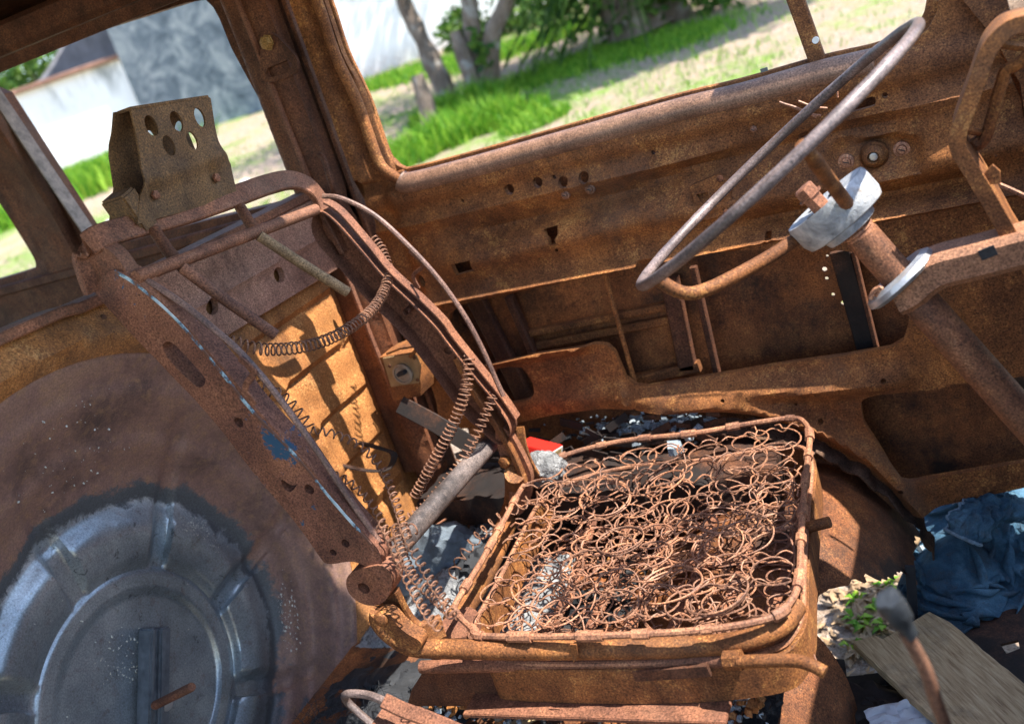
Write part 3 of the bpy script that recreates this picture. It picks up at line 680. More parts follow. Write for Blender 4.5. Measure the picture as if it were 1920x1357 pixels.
nr = sheet(c2(xz(near, ry0)), nh, FY(ry0), .009, lambda x, z: .002*fbm(x*15, z*15), .028)
nrail = part('backrest_rail', nr, RUSTB, seat)
# rolled front edge of the rail with chipped pale paint
edge_px = [(222, 506), (262, 530), (330, 588), (400, 668), (480, 768), (560, 850), (630, 935), (700, 1015)]
k = NT('chipped_edge'); p_ = k.noise(26, 8, .75); q_ = k.noise(7, 4, .6)
cc = k.ramp(k.math('ADD', k.math('MULTIPLY', p_, .55), k.math('MULTIPLY', q_, .45)), [(.46, (.13, .058, .036)), (.495, (.15, .07, .045)), (.505, (.045, .12, .19)), (.535, (.35, .5, .56)), (.58, (.55, .66, .7))])
CHIP = k.set(cc, .6, 0, p_, .4, .002)
part('rail_edge', G().bar(spl([PY(a, b, ry0+.006) for a, b in edge_px], 5), .005, .014, (0, 1, 0)), CHIP, nrail)
far = [(608, 380), (640, 398), (690, 455), (735, 510), (790, 560), (832, 602), (850, 628), (905, 697), (948, 748), (972, 785), (966, 812), (948, 820), (925, 800), (880, 760), (830, 690), (770, 610), (700, 545), (655, 490), (600, 432)]
fr_ = sheet(c2(xz(far, ry1)), [hc(777, 572, .0055, ry1, 10)], FY(ry1), .010, lambda x, z: .001*fbm(x*15, z*15), -.030)
frail = part('backrest_rail', fr_, RUSTF, seat)
part('rail_edge', G().bar(spl([PY(a, b, ry1-.014) for a, b in ((612, 378), (640, 396), (690, 453), (735, 508), (790, 558), (832, 600), (850, 626), (905, 695), (946, 746), (970, 782))], 4), .004, .018, (0, 1, 0)), RUSTF, frail)
part('washer', G().lathe([(.007, 0), (.0115, .001), (.0115, .003), (.007, .004)], PY(842, 655, ry1-.004), (0, -1, 0), 16, False), RUSTF, frail)
part('rail_stiffener', G().bar(spl([PY(a, b, ry1-.02) for a, b in ((858, 668), (890, 730), (930, 790), (965, 850), (985, 900))], 4), .010, .020, (0, 1, 0)), RUST, frail)
# top loop of the backrest
tl = [PY(178, 545, ry0), PY(166, 510, ry0), PY(160, 475, ry0+.005), PB(180, 448, .0), PB(240, 428, .0), PB(330, 405, 0), PB(430, 372, 0), PB(500, 347, 0), PB(545, 338, 0), PB(580, 350, 0), PY(602, 378, ry1), PY(622, 415, ry1), PY(650, 470, ry1)]
loop = part('backrest_top', G().bar(spl(tl, 6), .030, .010, (.9, -.1, .35)), RUSTF, seat)
part('side_cheek', sheet(c2(xz([(158, 475), (180, 455), (215, 475), (245, 520), (235, 540), (200, 520), (178, 548)], ry0+.004)), [], FY(ry0+.004), .01, None, .02), RUSTF, loop)
# cross bar and the two guide rods
part('cross_bar', G().tube([PB(255, 520, .012), PB(420, 458, .012), PB(592, 393, .012)], .0085, 12), RUSTF, seat)
for l, m in (([(288, 430), (315, 470), (345, 505), (430, 568), (517, 628)], RUSTF), ([(450, 388), (468, 418), (490, 445), (570, 497), (652, 548)], rust('rust_tan', (.09, .05, .025), (.18, .11, .055), (.25, .16, .08), (.3, .2, .1), .3, 20))):
    part('guide_tube', G().tube([PB(*l[0], .004), PB(*l[1], .008), PB(l[2][0]+3, l[2][1]+2, .008)], .0080, 12), RUSTD, seat)
    part('guide_rod', G().tube([PB(l[2][0]-4, l[2][1]-3, .024), PB(*l[3], .026), PB(*l[4], .028)], .0074, 12), m, seat)
# head restraint bracket: folded perforated plate
HX = -.945
def hp(l): return [(p.y, p.z) for p in (PX(a, b, HX) for a, b in l)]
def h1(l): return [(a/2.95, b/2.95) for a, b in l]
front_o = hp(h1([(722, 600), (1150, 535), (1165, 545), (1190, 700), (1220, 830), (1275, 910), (1310, 1070), (1180, 1120), (1000, 1175), (760, 1240), (770, 1085), (790, 1000), (775, 850), (745, 700)]))
fhs = []
for a, b, r, r2 in ((838, 695, .0105, .0135), (977, 672, .0105, .0135), (1105, 650, .0095, .013), (935, 806, .0105, .0135), (1064, 778, .0095, .0125)):
    c = PX(a/2.95, b/2.95, HX); fhs.append(circ((c.y, c.z), r, 14, r2))
def dh_(y, z):
    d = 0
    for a, b in ((855, 1060), (1190, 970)):
        c = PX(a/2.95, b/2.95, HX); d -= .007*math.exp(-((y-c.y)/.012)**2-((z-c.z)/.016)**2)
    return d+.0015*fbm(y*20, z*20)+.006*math.exp(-((z-.955)/.012)**2)
hbk = part('head_restraint_bracket', sheet(front_o, fhs, FX(HX), .006, dh_, .003), HEADR, seat)
back_o = [(y-.004, z+.002) for y, z in hp(h1([(722, 600), (1150, 535), (1190, 700), (1275, 910), (1310, 1070), (760, 1240), (790, 1000), (745, 700)]))]
bhs = []
for y, z in ((.33, 1.0), (.40, 1.0), (.46, 1.0), (.295, 1.0)):
    bhs.append(circ((y, z), .011, 12, .014))
ytop = max(p[1] for p in front_o)
bk = sheet(back_o, bhs[1:3], FX(HX-.045), .012, lambda y, z: .022*sm(1.0, 1.05, z), .003)
part('bracket_back', bk, HEADR, hbk)
tf = [PX(a, b, HX) for a, b in h1([(722, 600), (940, 566), (1150, 535)])]
part('bracket_fold', G().bar([t+Vector((-.011, 0, 0)) for t in tf], .024, .004, (0, 0, 1)), HEADR, hbk)
for a, b in ((855, 1080), (1192, 985)):
    part('bolt', G().lathe([(.006, 0), (.006, .004), (.004, .005)], PX(a/2.95, b/2.95, HX-.003), (1, 0, 0), 6), RUSTF, hbk)
part('bracket_foot', G().box(PX(243, 400, HX-.02), (.04, .028, .055), Matrix.Rotation(.25, 3, 'X'), .003), HEADR, hbk)
# side wires
WIREB = rust('rust_side_wire', (.05, .03, .026), (.11, .06, .046), (.18, .10, .07), (.26, .16, .11), .35, 18, .5, spec=.5)
part('side_wire', G().tube(spl([PY(a, b, ry0+.012) for a, b in ((222, 500), (245, 512), (285, 532), (340, 568), (395, 612), (445, 655), (495, 710), (545, 775), (595, 845), (645, 920), (690, 985), (708, 1012), (713, 1026), (704, 1032))], 6), .0042, 8), WIREB, seat)
part('side_wire', G().tube(spl([PY(a, b, ry1-.03) for a, b in ((606, 368), (640, 372), (700, 402), (760, 455), (820, 520), (870, 590), (905, 655), (930, 712), (944, 742))], 6), .0040, 8), WIREB, seat)
part('wire_hook', G().bar(spl([PY(449, 672, ry0+.004), PY(472, 690, ry0), PY(476, 700, ry0), PY(460, 728, ry0), PY(480, 758, ry0)], 5), .008, .0035, (0, 1, 0)), RUSTF, nrail)
part('wire_hook', G().bar(spl([PY(768, 470, ry1-.03), PY(790, 490, ry1-.03), PY(793, 500, ry1-.02), PY(775, 517, ry1-.01), PY(785, 540, ry1-.005)], 5), .006, .003, (0, 1, 0)), RUSTF, frail)
# helix springs of the backrest
def helix(path, R, pitch, wr=.0011, per=14, seg=5, r0=0):
    P = resample(path, pitch/per); n = len(P); out = []; u = None
    for i in range(n):
        t = (P[min(i+1, n-1)]-P[max(i-1, 0)]).normalized()
        if u is None: u = t.orthogonal()
        u = (u-t*u.dot(t)).normalized(); v = t.cross(u); a = 2*math.pi*i/per
        rr = R*(1+.12*nz(i*.05, r0)); out.append(P[i]+(u*math.cos(a)+v*math.sin(a))*rr)
    return G().tube(out, wr, seg)
def off(l, o): return spl([PB(a, b, o[i] if hasattr(o, '__len__') else o) for i, (a, b) in enumerate(l)], 8)
WIREC = rust('rust_coil', (.06, .032, .024), (.14, .07, .045), (.25, .12, .065), (.35, .2, .11), .4, 25, .6)
hs = [(off([(352, 608), (420, 636), (500, 655), (590, 645), (660, 612), (708, 568), (728, 515), (716, 470), (700, 448)], [.0, .01, .02, .02, .02, .01, 0, -.01, -.02]), .0075, .0085),
      (off([(438, 708), (480, 720), (530, 745), (560, 775), (580, 800)], [0, .0, 0, 0, 0]), .0075, .012),
      (off([(528, 800), (560, 805), (620, 812), (680, 840), (720, 885), (745, 950), (765, 1010), (800, 1075), (840, 1135)], [0, .0, .02, .02, .03, .05, .07, .09, .12]), .0050, .011),
      (off([(590, 880), (650, 900), (700, 950), (730, 1010), (765, 1090), (800, 1150), (825, 1180)], [0, .01, .02, .04, .06, .09, .11]), .0046, .011),
      (off([(620, 915), (660, 950), (700, 985), (735, 1000), (780, 990)], [.0, .0, .01, .02, .03]), .0075, .010),
      (spl([PY(880, 668, .60), PY(872, 735, .57), PY(845, 805, .55), PY(805, 880, .53), PY(778, 930, .52)], 8), .0085, .0075),
      (spl([PY(926, 738, .60), PY(900, 800, .57), PY(862, 868, .54), PY(822, 920, .51), PY(790, 955, .49), (PY(760, 975, .48))], 8), .0075, .009),
      (spl([PZ(845, 1085, .25), PZ(875, 1030, .27), PZ(925, 980, .31), PZ(985, 942, .335), PZ(1060, 915, .345), PZ(1150, 908, .345), PZ(1222, 922, .34)], 8), .0085, .0185),
      (off([(742, 985), (752, 1030), (775, 1080), (815, 1120), (850, 1155)], [.03, .05, .07, .09, .12]), .0055, .008)]
for i, (p, R, pt) in enumerate(hs): part('helix_spring', helix(p, R, pt, .0012, r0=i*3.3), WIREC, seat)
# hinge plates and arms
hc0 = PY(683, 1105, ry0-.002)
hpl = sheet(c2(xz([(650, 1075), (690, 1062), (722, 1058), (738, 1085), (730, 1120), (705, 1138), (670, 1130), (648, 1105)], ry0-.004)), [hc(680, 1105, .0085, ry0-.004, 12)], FY(ry0-.004), .008, lambda x, z: -.004*math.exp(-(((x-hc0.x)**2+(z-hc0.z)**2)/.0002)), .03)
part('hinge_plate', hpl, RUSTF, seat)
arm = [PY(712, 1148, .20), PY(712, 1165, .20), PY(735, 1190, .20), PY(775, 1212, .205), PY(850, 1216, .215), PY(980, 1218, .225), PY(1150, 1216, .235), PY(1300, 1212, .245), PY(1400, 1200, .25), PY(1462, 1175, .265), PY(1492, 1135, .30)]
sf = part('seat_frame', G().tube(spl(arm, 6), .0125, 12), RUST, seat)
part('frame_end', sheet(c2(xz([(700, 1150), (715, 1143), (735, 1150), (760, 1180), (800, 1200), (780, 1225), (740, 1205), (708, 1178)], .195)), [], FY(.19), .01, None, .02), RUST, sf)
part('rivet', G().lathe([(.0095, 0), (.009, .004), (.004, .007)], PY(715, 1160, .188), (0, -1, 0), 12), RUST, sf)
part('hinge_arm', G().bar(spl([PY(728, 1105, .225), PY(745, 1140, .23), PY(765, 1170, .235), PY(790, 1185, .24), PY(830, 1172, .26)], 5), .03, .012, (0, -1, .2)), RUST, seat)
part('corner_gusset', sheet(c2(xy([(795, 1190), (870, 1130), (905, 1150), (880, 1200)], .285)), [], FZ(.285), .01, None, .012), RUSTF, sf)
part('far_arm', sheet(c2(xz([(925, 800), (950, 800), (985, 862), (1000, 900), (985, 965), (955, 965), (955, 900), (935, 850)], ry1-.02)), [], FY(ry1-.02), .01, None, .012), RUSTF, seat)
part('bolt', G().lathe([(.010, 0), (.010, .010), (.007, .012)], PY(950, 863, ry1-.022), (-.2, -1, .1), 6), RUST, seat)
part('far_post', G().tube(spl([PY(965, 888, ry1-.03), PZ(962, 945, .27), PZ(930, 1030, .26), PZ(888, 1110, .265), PZ(850, 1165, .27)], 6), .0165, 12), RUST, seat)
part('far_brace', G().bar(spl([PY(975, 800, ry1+.01), PY(985, 850, ry1), PY(1010, 895, ry1), PZ(1040, 905, .30)], 5), .014, .005, (0, -1, 0)), RUST, seat)
pv0, pv1 = PY(715, 1060, .27), PY(935, 812, .66)
part('pivot_tube', G().tube([pv0, pv0.lerp(pv1, .5), pv1], .0155, 14), rust('rust_bluish_tube', (.03, .028, .03), (.085, .07, .066), (.15, .115, .10), (.22, .17, .14), .4, 14, .45, soot=.5, spec=.6), seat)
# cushion rims
ZR = .33
brd = [(985, 905), (1018, 872), (1075, 848), (1170, 826), (1300, 812), (1400, 795), (1480, 784), (1508, 792), (1518, 822), (1510, 900), (1502, 1000), (1498, 1085), (1482, 1128), (1440, 1160), (1300, 1182), (1100, 1192), (910, 1192), (888, 1180), (865, 1160), (852, 1140), (868, 1108), (905, 1048), (945, 975)]
brd3 = spl([PZ(a, b, ZR) for a, b in brd], 6, True)
border = part('border_wire', G().tube(brd3, .0042, 8, True), RUSTW, seat)
ncl = 24; L = resample(brd3+[brd3[0]], .004); 
for i in range(ncl):
    j = int((i+.35*random.random())*len(L)/ncl); n_ = random.randint(4, 9); seg_ = [L[(j+q) % len(L)] for q in range(n_)]
    part('wire_clip', G().tube(seg_, .0062+random.uniform(-.0004, .0008), 8), RUSTW, border)
rim2 = spl([PZ(a, b, ZR)+Vector((0, 0, -.075)) for a, b in brd], 6, True)
cen = sum(rim2, Vector())/len(rim2)
def inset(l, f): return [cen+(p-cen)*f+Vector((0, 0, p.z-(cen+(p-cen)*f).z)) for p in l]
part('pan_rim', G().bar(inset(rim2, .985), .006, .05, (0, 0, 1), True), RUST, seat)
part('pan_rim_wire', G().tube([p+Vector((0, 0, .03)) for p in inset(rim2, .975)], .0035, 7, True), RUSTW, seat)
# slats of the pan
xs0, xs1 = min(p.x for p in rim2)+.04, max(p.x for p in rim2)-.03
zb = ZR-.098
for i in range(6):
    t = i/5; x0 = xs0+.06+(xs1-xs0-.09)*t
    part('slat', G().bar([Vector((x0+.03*(1-t)-.02, .27, zb)), Vector((x0, .48, zb-.004)), Vector((x0-.03*(1-t), .68, zb))], .016, .004, (0, 0, 1)), RUSTF, seat)
for y in (.36, .52, .62):
    part('cross_slat', G().bar([Vector((xs0+.05, y, zb-.006)), Vector((xs1-.03, y, zb-.006))], .014, .003, (0, 0, 1)), RUSTF, seat)
# coil springs: hourglass coils, a few crushed
def coil(turns, H, R, rm, seed, squash=1):
    rng = random.Random(seed); out = []; n = int(turns*20)
    for i in range(n+1):
        t = i/n; a = 2*math.pi*turns*t; e = abs(2*t-1)
        r = rm+(R-rm)*sm(.05, .95, e)
        z = H*squash*(t*.9+.05*math.sin(t*6)) ; 
        if t < .12: z = H*.02*t/.12
        if t > .66: z = H*squash*(.9*.66+.05*math.sin(.66*6)+(1-.9*.66)*sm(.66, .80, t))
        out.append(Vector((r*math.cos(a)*(1+.06*nz(t*5, seed)), r*math.sin(a)*(1+.06*nz(t*5, seed+9)), z+.0025*nz(t*6, seed+4))))
    e = out[-1]; out += [e+Vector((.006, .004, .003)), e+Vector((.010, .012, -.001))]
    return mesh(G().tube(out, .00122, 5), 'coil_spring', RUSTW if seed % 2 else WIREC)
coils = [coil(3+i % 3*.5, .099, .0310+.0015*(i % 2), .016, i*7+1, (1, .99, .97, .9, .98, 1, .94)[i % 7]) for i in range(9)]
c00, c10, c11, c01 = (PZ(a, b, ZR) for a, b in ((893, 1174), (1478, 1142), (1496, 792), (1000, 878)))
rng = random.Random(11)
nx, ny = 8, 8
for i in range(nx):
    for j in range(ny):
        u = (i+.5)/nx+rng.uniform(-.02, .02); v = (j+.5)/ny+rng.uniform(-.02, .02)
        p = c00.lerp(c10, u).lerp(c01.lerp(c11, u), v)
        tilt = .04; crush = .18*math.exp(-((u-.38)/.2)**2-((v-.62)/.22)**2)
        s = rng.uniform(.95, 1.06)
        M_ = Matrix.Translation((p.x, p.y, ZR-.094-.004*rng.random())) @ Matrix.Rotation(rng.gauss(0, tilt), 4, 'X') @ Matrix.Rotation(rng.gauss(0, tilt), 4, 'Y') @ Matrix.Rotation(rng.uniform(0, 6.28), 4, 'Z') @ Matrix.Diagonal((s, s, (1-crush)*rng.uniform(.95, 1.04), 1))
        inst(rng.choice(coils), 'coil_spring', seat, M_)
# loose top rings and tie wires
def ringmesh(seed):
    r_ = random.Random(seed); out = []
    for i in range(46):
        a = i/46*2*math.pi*r_.choice((1.15, 1.6, 2.1)) if False else i/46*2*math.pi*(1.1+.25*(seed % 4))
        out.append(Vector((.037*math.cos(a)*(1+.1*nz(i*.1, seed)), .037*math.sin(a), .010*nz(i*.08, seed, 4)+.00012*i)))
    out = [out[0]+Vector((.012, -.004, .002))]+out+[out[-1]+Vector((-.006, .012, 0))]
    return mesh(G().tube(out, .0013, 5), 'wire_ring', RUSTW if seed % 3 else WIREC)
rings = [ringmesh(s) for s in range(7)]
for i in range(9):
    u, v = rng.uniform(.04, .96), rng.uniform(.04, .96); p = c00.lerp(c10, u).lerp(c01.lerp(c11, u), v); s = rng.uniform(.7, 1.15)
    crush = .06*math.exp(-((u-.38)/.2)**2-((v-.62)/.22)**2)
    M_ = Matrix.Translation((p.x, p.y, ZR+rng.uniform(-.04, .003)-crush)) @ Matrix.Rotation(rng.gauss(0, .3), 4, 'X') @ Matrix.Rotation(rng.gauss(0, .3), 4, 'Y') @ Matrix.Rotation(rng.uniform(0, 6.28), 4, 'Z') @ Matrix.Scale(s, 4)
    inst(rng.choice(rings), 'wire_ring', seat, M_)
for i in range(10):   # round top rings still sitting on their coils
    u, v = rng.uniform(.06, .94), rng.uniform(.06, .94); p = c00.lerp(c10, u).lerp(c01.lerp(c11, u), v); s = rng.uniform(.85, 1.1)
    M_ = Matrix.Translation((p.x, p.y, ZR+rng.uniform(-.012, .003))) @ Matrix.Rotation(rng.gauss(0, .12), 4, 'X') @ Matrix.Rotation(rng.gauss(0, .12), 4, 'Y') @ Matrix.Rotation(rng.uniform(0, 6.28), 4, 'Z') @ Matrix.Scale(s, 4)
    inst(rng.choice(rings), 'wire_ring', seat, M_)
for i in range(9):   # lacing wires that run along the rows of top rings
    v = i/8*.98+.01; pts = []
    for q in range(57):
        u = q/56; p = c00.lerp(c10, u).lerp(c01.lerp(c11, u), min(1, max(0, v+.012*math.sin(q*1.5)))); crush = .018*math.exp(-((u-.38)/.2)**2-((v-.62)/.22)**2)
        p.z = ZR-.004+.004*math.cos(q*1.5)-crush+rng.uniform(-.002, .002); pts.append(p)
    part('lacing_wire', G().tube(spl(pts, 2), .0011, 5), WIREC if i % 2 else RUSTW, seat)
for i in range(6):
    u = (i+1)/7; pts = []
    for q in range(49):
        v = q/48; p = c00.lerp(c10, min(1, u+.010*math.sin(q*1.7))).lerp(c01.lerp(c11, min(1, u+.010*math.sin(q*1.7))), v); p.z = ZR-.006+.004*math.cos(q*1.7)-.018*math.exp(-((u-.38)/.2)**2-((v-.62)/.22)**2); pts.append(p)
    part('lacing_wire', G().tube(spl(pts, 2), .0011, 5), RUSTW if i % 2 else WIREC, seat)
# flakes and twisted strips lying in the pan
# runner rails and lower plates
part('runner', G().tube([PY(790, 1250, .23), PY(940, 1247, .232), PY(1388, 1236, .24)], .0085, 10), RUSTF, seat)
part('runner_plate', sheet(xz([(795, 1256), (1350, 1244), (1352, 1290), (1180, 1315), (1130, 1325), (760, 1330), (770, 1295)], .235), [c2(xz([(1185, 1262), (1200, 1265), (1210, 1285), (1195, 1290)], .235)), xz([(1246, 1268), (1262, 1266), (1262, 1280), (1247, 1282)], .235)], FY(.238), .012, lambda x, z: .003*fbm(x*9, z*9)-.004*sm(.215, .20, z), .02), RUSTD, seat)
part('runner_foot', G().box(PY(1110, 1322, .225), (.34, .05, .006), None, .001), RUSTF, seat)
part('adjust_lever', G().tube(spl([PY(1385, 1240, .225), PY(1440, 1238, .222), PY(1490, 1238, .22), PY(1520, 1246, .215), PY(1547, 1260, .21)], 5), .0072, 10), RUST, seat)
part('lever_socket', G().tube([PY(1360, 1236, .232), PY(1392, 1236, .23)], .0115, 8), RUST, seat)
part('front_peg', G().tube([PY(1500, 992, .50), PY(1556, 978, .50)], .0075, 10), RUST, seat)
part('strap_tag', sheet(xz([(1070, 1205), (1082, 1205), (1085, 1225), (1077, 1240)], .215), [], FY(.212), .008, None, .002), RUST, seat)
part('latch_piece', G().bar([PY(1190, 1265, .228), PY(1240, 1262, .228), PY(1330, 1255, .228)], .016, .006, (0, -1, 0)), RUSTD, seat)
# ================================================================ debris in the cab
def lump(c, d, seed, sub=3, rough=.25, ridg=0):
    bm = bmesh.new(); bmesh.ops.create_icosphere(bm, subdivisions=sub, radius=1)
    V = []
    for v in bm.verts:
        p = v.co; n_ = fbm(p.x*1.6+seed, p.y*1.6, p.z*1.6, 5)*rough*2+(abs(nz(p.x*5, p.y*5+seed, p.z*5))*ridg)
        q = p*(1+n_); V.append(Vector((q.x*d[0]/2, q.y*d[1]/2, q.z*d[2]/2))+Vector(c))
    bm.verts.index_update(); F = [tuple(v.index for v in f.verts) for f in bm.faces]; bm.free()
    return G().add(V, F)
def heap(x0, x1, y0, y1, z0, h, seed, n=60, fn=None):
    V = []; F = []
    for i in range(n):
        for j in range(n):
            u, v = i/(n-1), j/(n-1); x = x0+(x1-x0)*u; y = y0+(y1-y0)*v
            e = math.sin(math.pi*u)**.5*math.sin(math.pi*v)**.5
            V.append(Vector((x, y, z0+e*h*(.55+.9*fbm(x*16+seed, y*16, 0, 5))+.010*fbm(x*70, y*70, seed)-.01)))
    for i in range(n-1):
        for j in range(n-1): F.append((i*n+j, (i+1)*n+j, (i+1)*n+j+1, i*n+j+1))
    return G().add(V, F)
k = NT('ash_debris'); a = k.noise(16, 8, .72, .5); b = k.noise(120, 6, .75); c = k.noise(330, 2, .5)
col = k.ramp(a, [(.34, (.012, .013, .015)), (.48, (.03, .032, .036)), (.58, (.09, .09, .09)), (.70, (.26, .25, .235))])
col = k.mix(k.ramp(b, [(.50, 0.0), (.62, .8)]), col, (.03, .03, .033)); col = k.mix(k.ramp(k.noise(9, 3), [(.62, 0.0), (.68, .7)]), col, (.26, .15, .09))
ASHD = k.set(col, .95, 0, k.math('ADD', b, k.math('MULTIPLY', c, .6)), 1.0, .006, .1)
k = NT('pale_ash'); a = k.noise(22, 8, .75, .4); b = k.noise(150, 5, .7)
ASHP = k.set(k.mix(k.ramp(b, [(.35, .7), (.5, 0.0)]), k.ramp(a, [(.3, (.10, .10, .11)), (.5, (.27, .275, .28)), (.7, (.52, .51, .49))]), (.03, .03, .033)), .95, 0, b, 1.0, .006, .1)
solo('soot_heap', heap(-1.04, -.74, .04, .46, BZ, .035, 33, 50), CHAR, 'black soot and burnt stuffing between the wheel well and the seat', None, None, 'stuff')
solo('ash_heap', heap(-1.04, -.70, .43, .67, BZ+.01, .085, 3), ASHP, 'pale ash and burnt litter heaped behind the seat cushion', None, None, 'stuff')
solo('cinder_layer', heap(-.98, -.36, .05, .245, BZ-.004, .03, 9, 70), ASHD, 'black cinders and ash under the near seat runner', None, None, 'stuff')
solo('cinder_bed', heap(-.80, -.33, .26, .72, BZ, .035, 15, 70), ASHD, 'charred cinders lying beneath the seat springs', None, None, 'stuff')
k = NT('fluffy_ash'); a = k.noise(60, 6, .7); b = k.noise(260, 3, .7)
FLUF = k.set(k.ramp(a, [(.3, (.10, .105, .11)), (.5, (.32, .32, .32)), (.7, (.55, .55, .54))]), 1.0, 0, k.math('ADD', a, b), 1.0, .01, .05)
c_ = PY(1015, 868, .655); solo('ash_clump', lump(c_+Vector((0, 0, -.012)), (.07, .05, .055), 4, 4, .2, .25), FLUF, 'fluffy grey ash clump below the red packet', 'ash clump')
c_ = PZ(835, 1040, .215); solo('foam_block', lump(c_, (.16, .07, .11), 12, 4, .16, .25), FOAM, 'large blue-grey charred foam block under the pivot tube', 'foam block')
c_ = PZ(760, 1080, .20); solo('foam_block', lump(c_, (.09, .06, .07), 22, 4, .2, .2), FOAM, 'small charred foam lump below the backrest hinge', 'foam block')
c_ = PZ(880, 925, .235); solo('charcoal_lump', lump(c_, (.075, .06, .06), 31, 4, .2, .4), CHAR, 'black charcoal lump behind the crumpled brown paper', 'charcoal')
c_ = PZ(900, 1060, .20); solo('charcoal_lump', lump(c_, (.09, .08, .06), 36, 4, .2, .4), CHAR, 'black charcoal lump beside the rear edge of the cushion', 'charcoal')
c_ = PZ(760, 915, .21); solo('rubber_flap', lump(c_, (.05, .05, .07), 41, 3, .12), plain('blue_black_rubber', (.045, .055, .07), .6), 'blue-black rubber scrap leaning on the bulkhead foot', 'rubber scrap')
# crumpled brown paper
def crumple(c, ux, uy, n, amp, seed, jag=.0):
    V = []; F = []; N_ = Vector(ux).cross(Vector(uy)).normalized()
    for i in range(n):
        for j in range(n):
            u, v = i/(n-1)-.5, j/(n-1)-.5
            h = amp*(abs(nz(u*4, v*4, seed))*2+nz(u*9, v*9, seed)*.6); e = 1+jag*nz(u*6, v*6, seed+5)
            V.append(Vector(c)+Vector(ux)*u*e+Vector(uy)*v*e+N_*h)
    for i in range(n-1):
        for j in range(n-1): F.append((i*n+j, (i+1)*n+j, (i+1)*n+j+1, i*n+j+1))
    g = G().add(V, F); o = len(g.v); g.v += [v-N_*.001 for v in V]; g.f += [tuple(q+o for q in f[::-1]) for f in F]; return g
c_ = PZ(912, 957, .235)
solo('paper_scrap', crumple(c_, (.06, .03, .012), (-.012, .03, .02), 14, .012, 4, .5), plain('brown_paper', (.42, .20, .11), .9, 0, .2, 40), 'crumpled brown paper scrap behind the cushion', 'paper', smooth=True, angle=25)
# red packet
rp0 = PY(1012, 843, .70)
rot = Matrix.Rotation(-.12, 3, 'Z') @ Matrix.Rotation(.30, 3, 'Y') @ Matrix.Rotation(-.25, 3, 'X')
rk = thing('cigarette_packet', 'small red cardboard packet lying beside the door sill', 'packet', rp0)
part('packet_body', G().box(rp0, (.062, .045, .020), rot, .0008), plain('red_card', (.62, .02, .012), .45, 0, .1, 30, .1), rk)
part('packet_end', G().box(rp0+rot @ Vector((.0316, 0, 0)), (.001, .041, .017), rot), plain('white_card', (.72, .72, .70), .6, 0, .1), rk)
part('packet_picture', G().box(rp0+rot @ Vector((.0323, .004, .0)), (.0008, .024, .013), rot), plain('printed_patch', (.30, .22, .10), .5, 0, .7, 160), rk)
part('packet_fold', G().box(rp0+rot @ Vector((.010, -.0228, 0)), (.0012, .0008, .019), rot), plain('dark_red_card', (.25, .01, .008), .5), rk)
# window glass crumbs
k = NT('safety_glass'); k.b.inputs['Transmission Weight'].default_value = .35; k.b.inputs['IOR'].default_value = 1.5
GLASS = k.set(k.ramp(k.noise(60, 3), [(.3, (.30, .37, .42)), (.7, (.52, .60, .66))]), k.ramp(k.noise(90, 3), [(.35, .08), (.65, .5)]), 0)
def shard(c, s, rng_, g):
    n_ = rng_.randint(4, 6); h = s*rng_.uniform(.25, .5); pts = []
    ax_ = Matrix.Rotation(rng_.uniform(0, 6.28), 3, 'Z') @ Matrix.Rotation(rng_.gauss(0, .45), 3, 'X') @ Matrix.Rotation(rng_.gauss(0, .3), 3, 'Y')
    for q in range(n_):
        a = 2*math.pi*(q+rng_.uniform(-.3, .3))/n_; r = s*rng_.uniform(.55, 1)*.6; pts.append((r*math.cos(a), r*math.sin(a)))
    V = [Vector(c)+ax_ @ Vector((x, y, -h/2)) for x, y in pts]+[Vector(c)+ax_ @ Vector((x*.9, y*.9, h/2)) for x, y in pts]
    F = [tuple(range(n_-1, -1, -1)), tuple(range(n_, 2*n_))]+[(q, (q+1) % n_, n_+(q+1) % n_, n_+q) for q in range(n_)]
    g.add(V, F)
rg2 = random.Random(5)
def crumbs(n, region, z, s0, s1, spread=0):
    g = G()
    for _ in range(n):
        a, b = rg2.choice(region); p = PZ(a+rg2.gauss(0, spread), b+rg2.gauss(0, spread*.5), z); shard(p+Vector((0, 0, rg2.uniform(-.004, .014))), rg2.uniform(s0, s1), rg2, g)
    return g
g = crumbs(170, [(1130, 815), (1180, 800), (1210, 795), (1250, 800), (1290, 795), (1230, 815), (1165, 820), (1275, 820)], .305, .006, .020, 22)
g2 = crumbs(60, [(1000, 770), (1060, 785), (1120, 790), (1240, 690), (1220, 705), (965, 742)], .31, .003, .010, 22)
g.add(g2.v, g2.f); solo('window_glass', g, GLASS, 'blue-grey crumbs of broken window glass along the door sill', None, None, 'stuff', False)
g = crumbs(70, [(1690, 970), (1700, 1000), (1720, 985), (1710, 1030), (1680, 1010)], .03, .004, .016, 14); solo('window_glass', g, GLASS, 'clear glass crumbs on the floor left of the blue cloth', None, None, 'stuff', False)
g = crumbs(120, [(830, 1320), (880, 1330), (960, 1330), (1370, 1330), (1330, 1335), (900, 1310), (1390, 1320)], BZ+.02, .003, .012, 28); solo('window_glass', g, GLASS, 'glass crumbs glinting in the cinders at the bottom edge', None, None, 'stuff', False)
for i, (a, b, s) in enumerate(((1268, 838, .036), (1305, 806, .030), (1262, 792, .032), (1330, 792, .028))):
    g = G(); shard(PZ(a, b, .315), s, rg2, g)
    solo('glass_chunk', g, GLASS, ('largest glass chunk, just inside the far border wire', 'angular glass chunk nearest the right end of the sill glass', 'flat glass chunk in the middle of the sill glass', 'pale glass chunk at the right end of the sill glass')[i], 'glass chunk', 'glass chunks on the sill', smooth=False)
g = G()
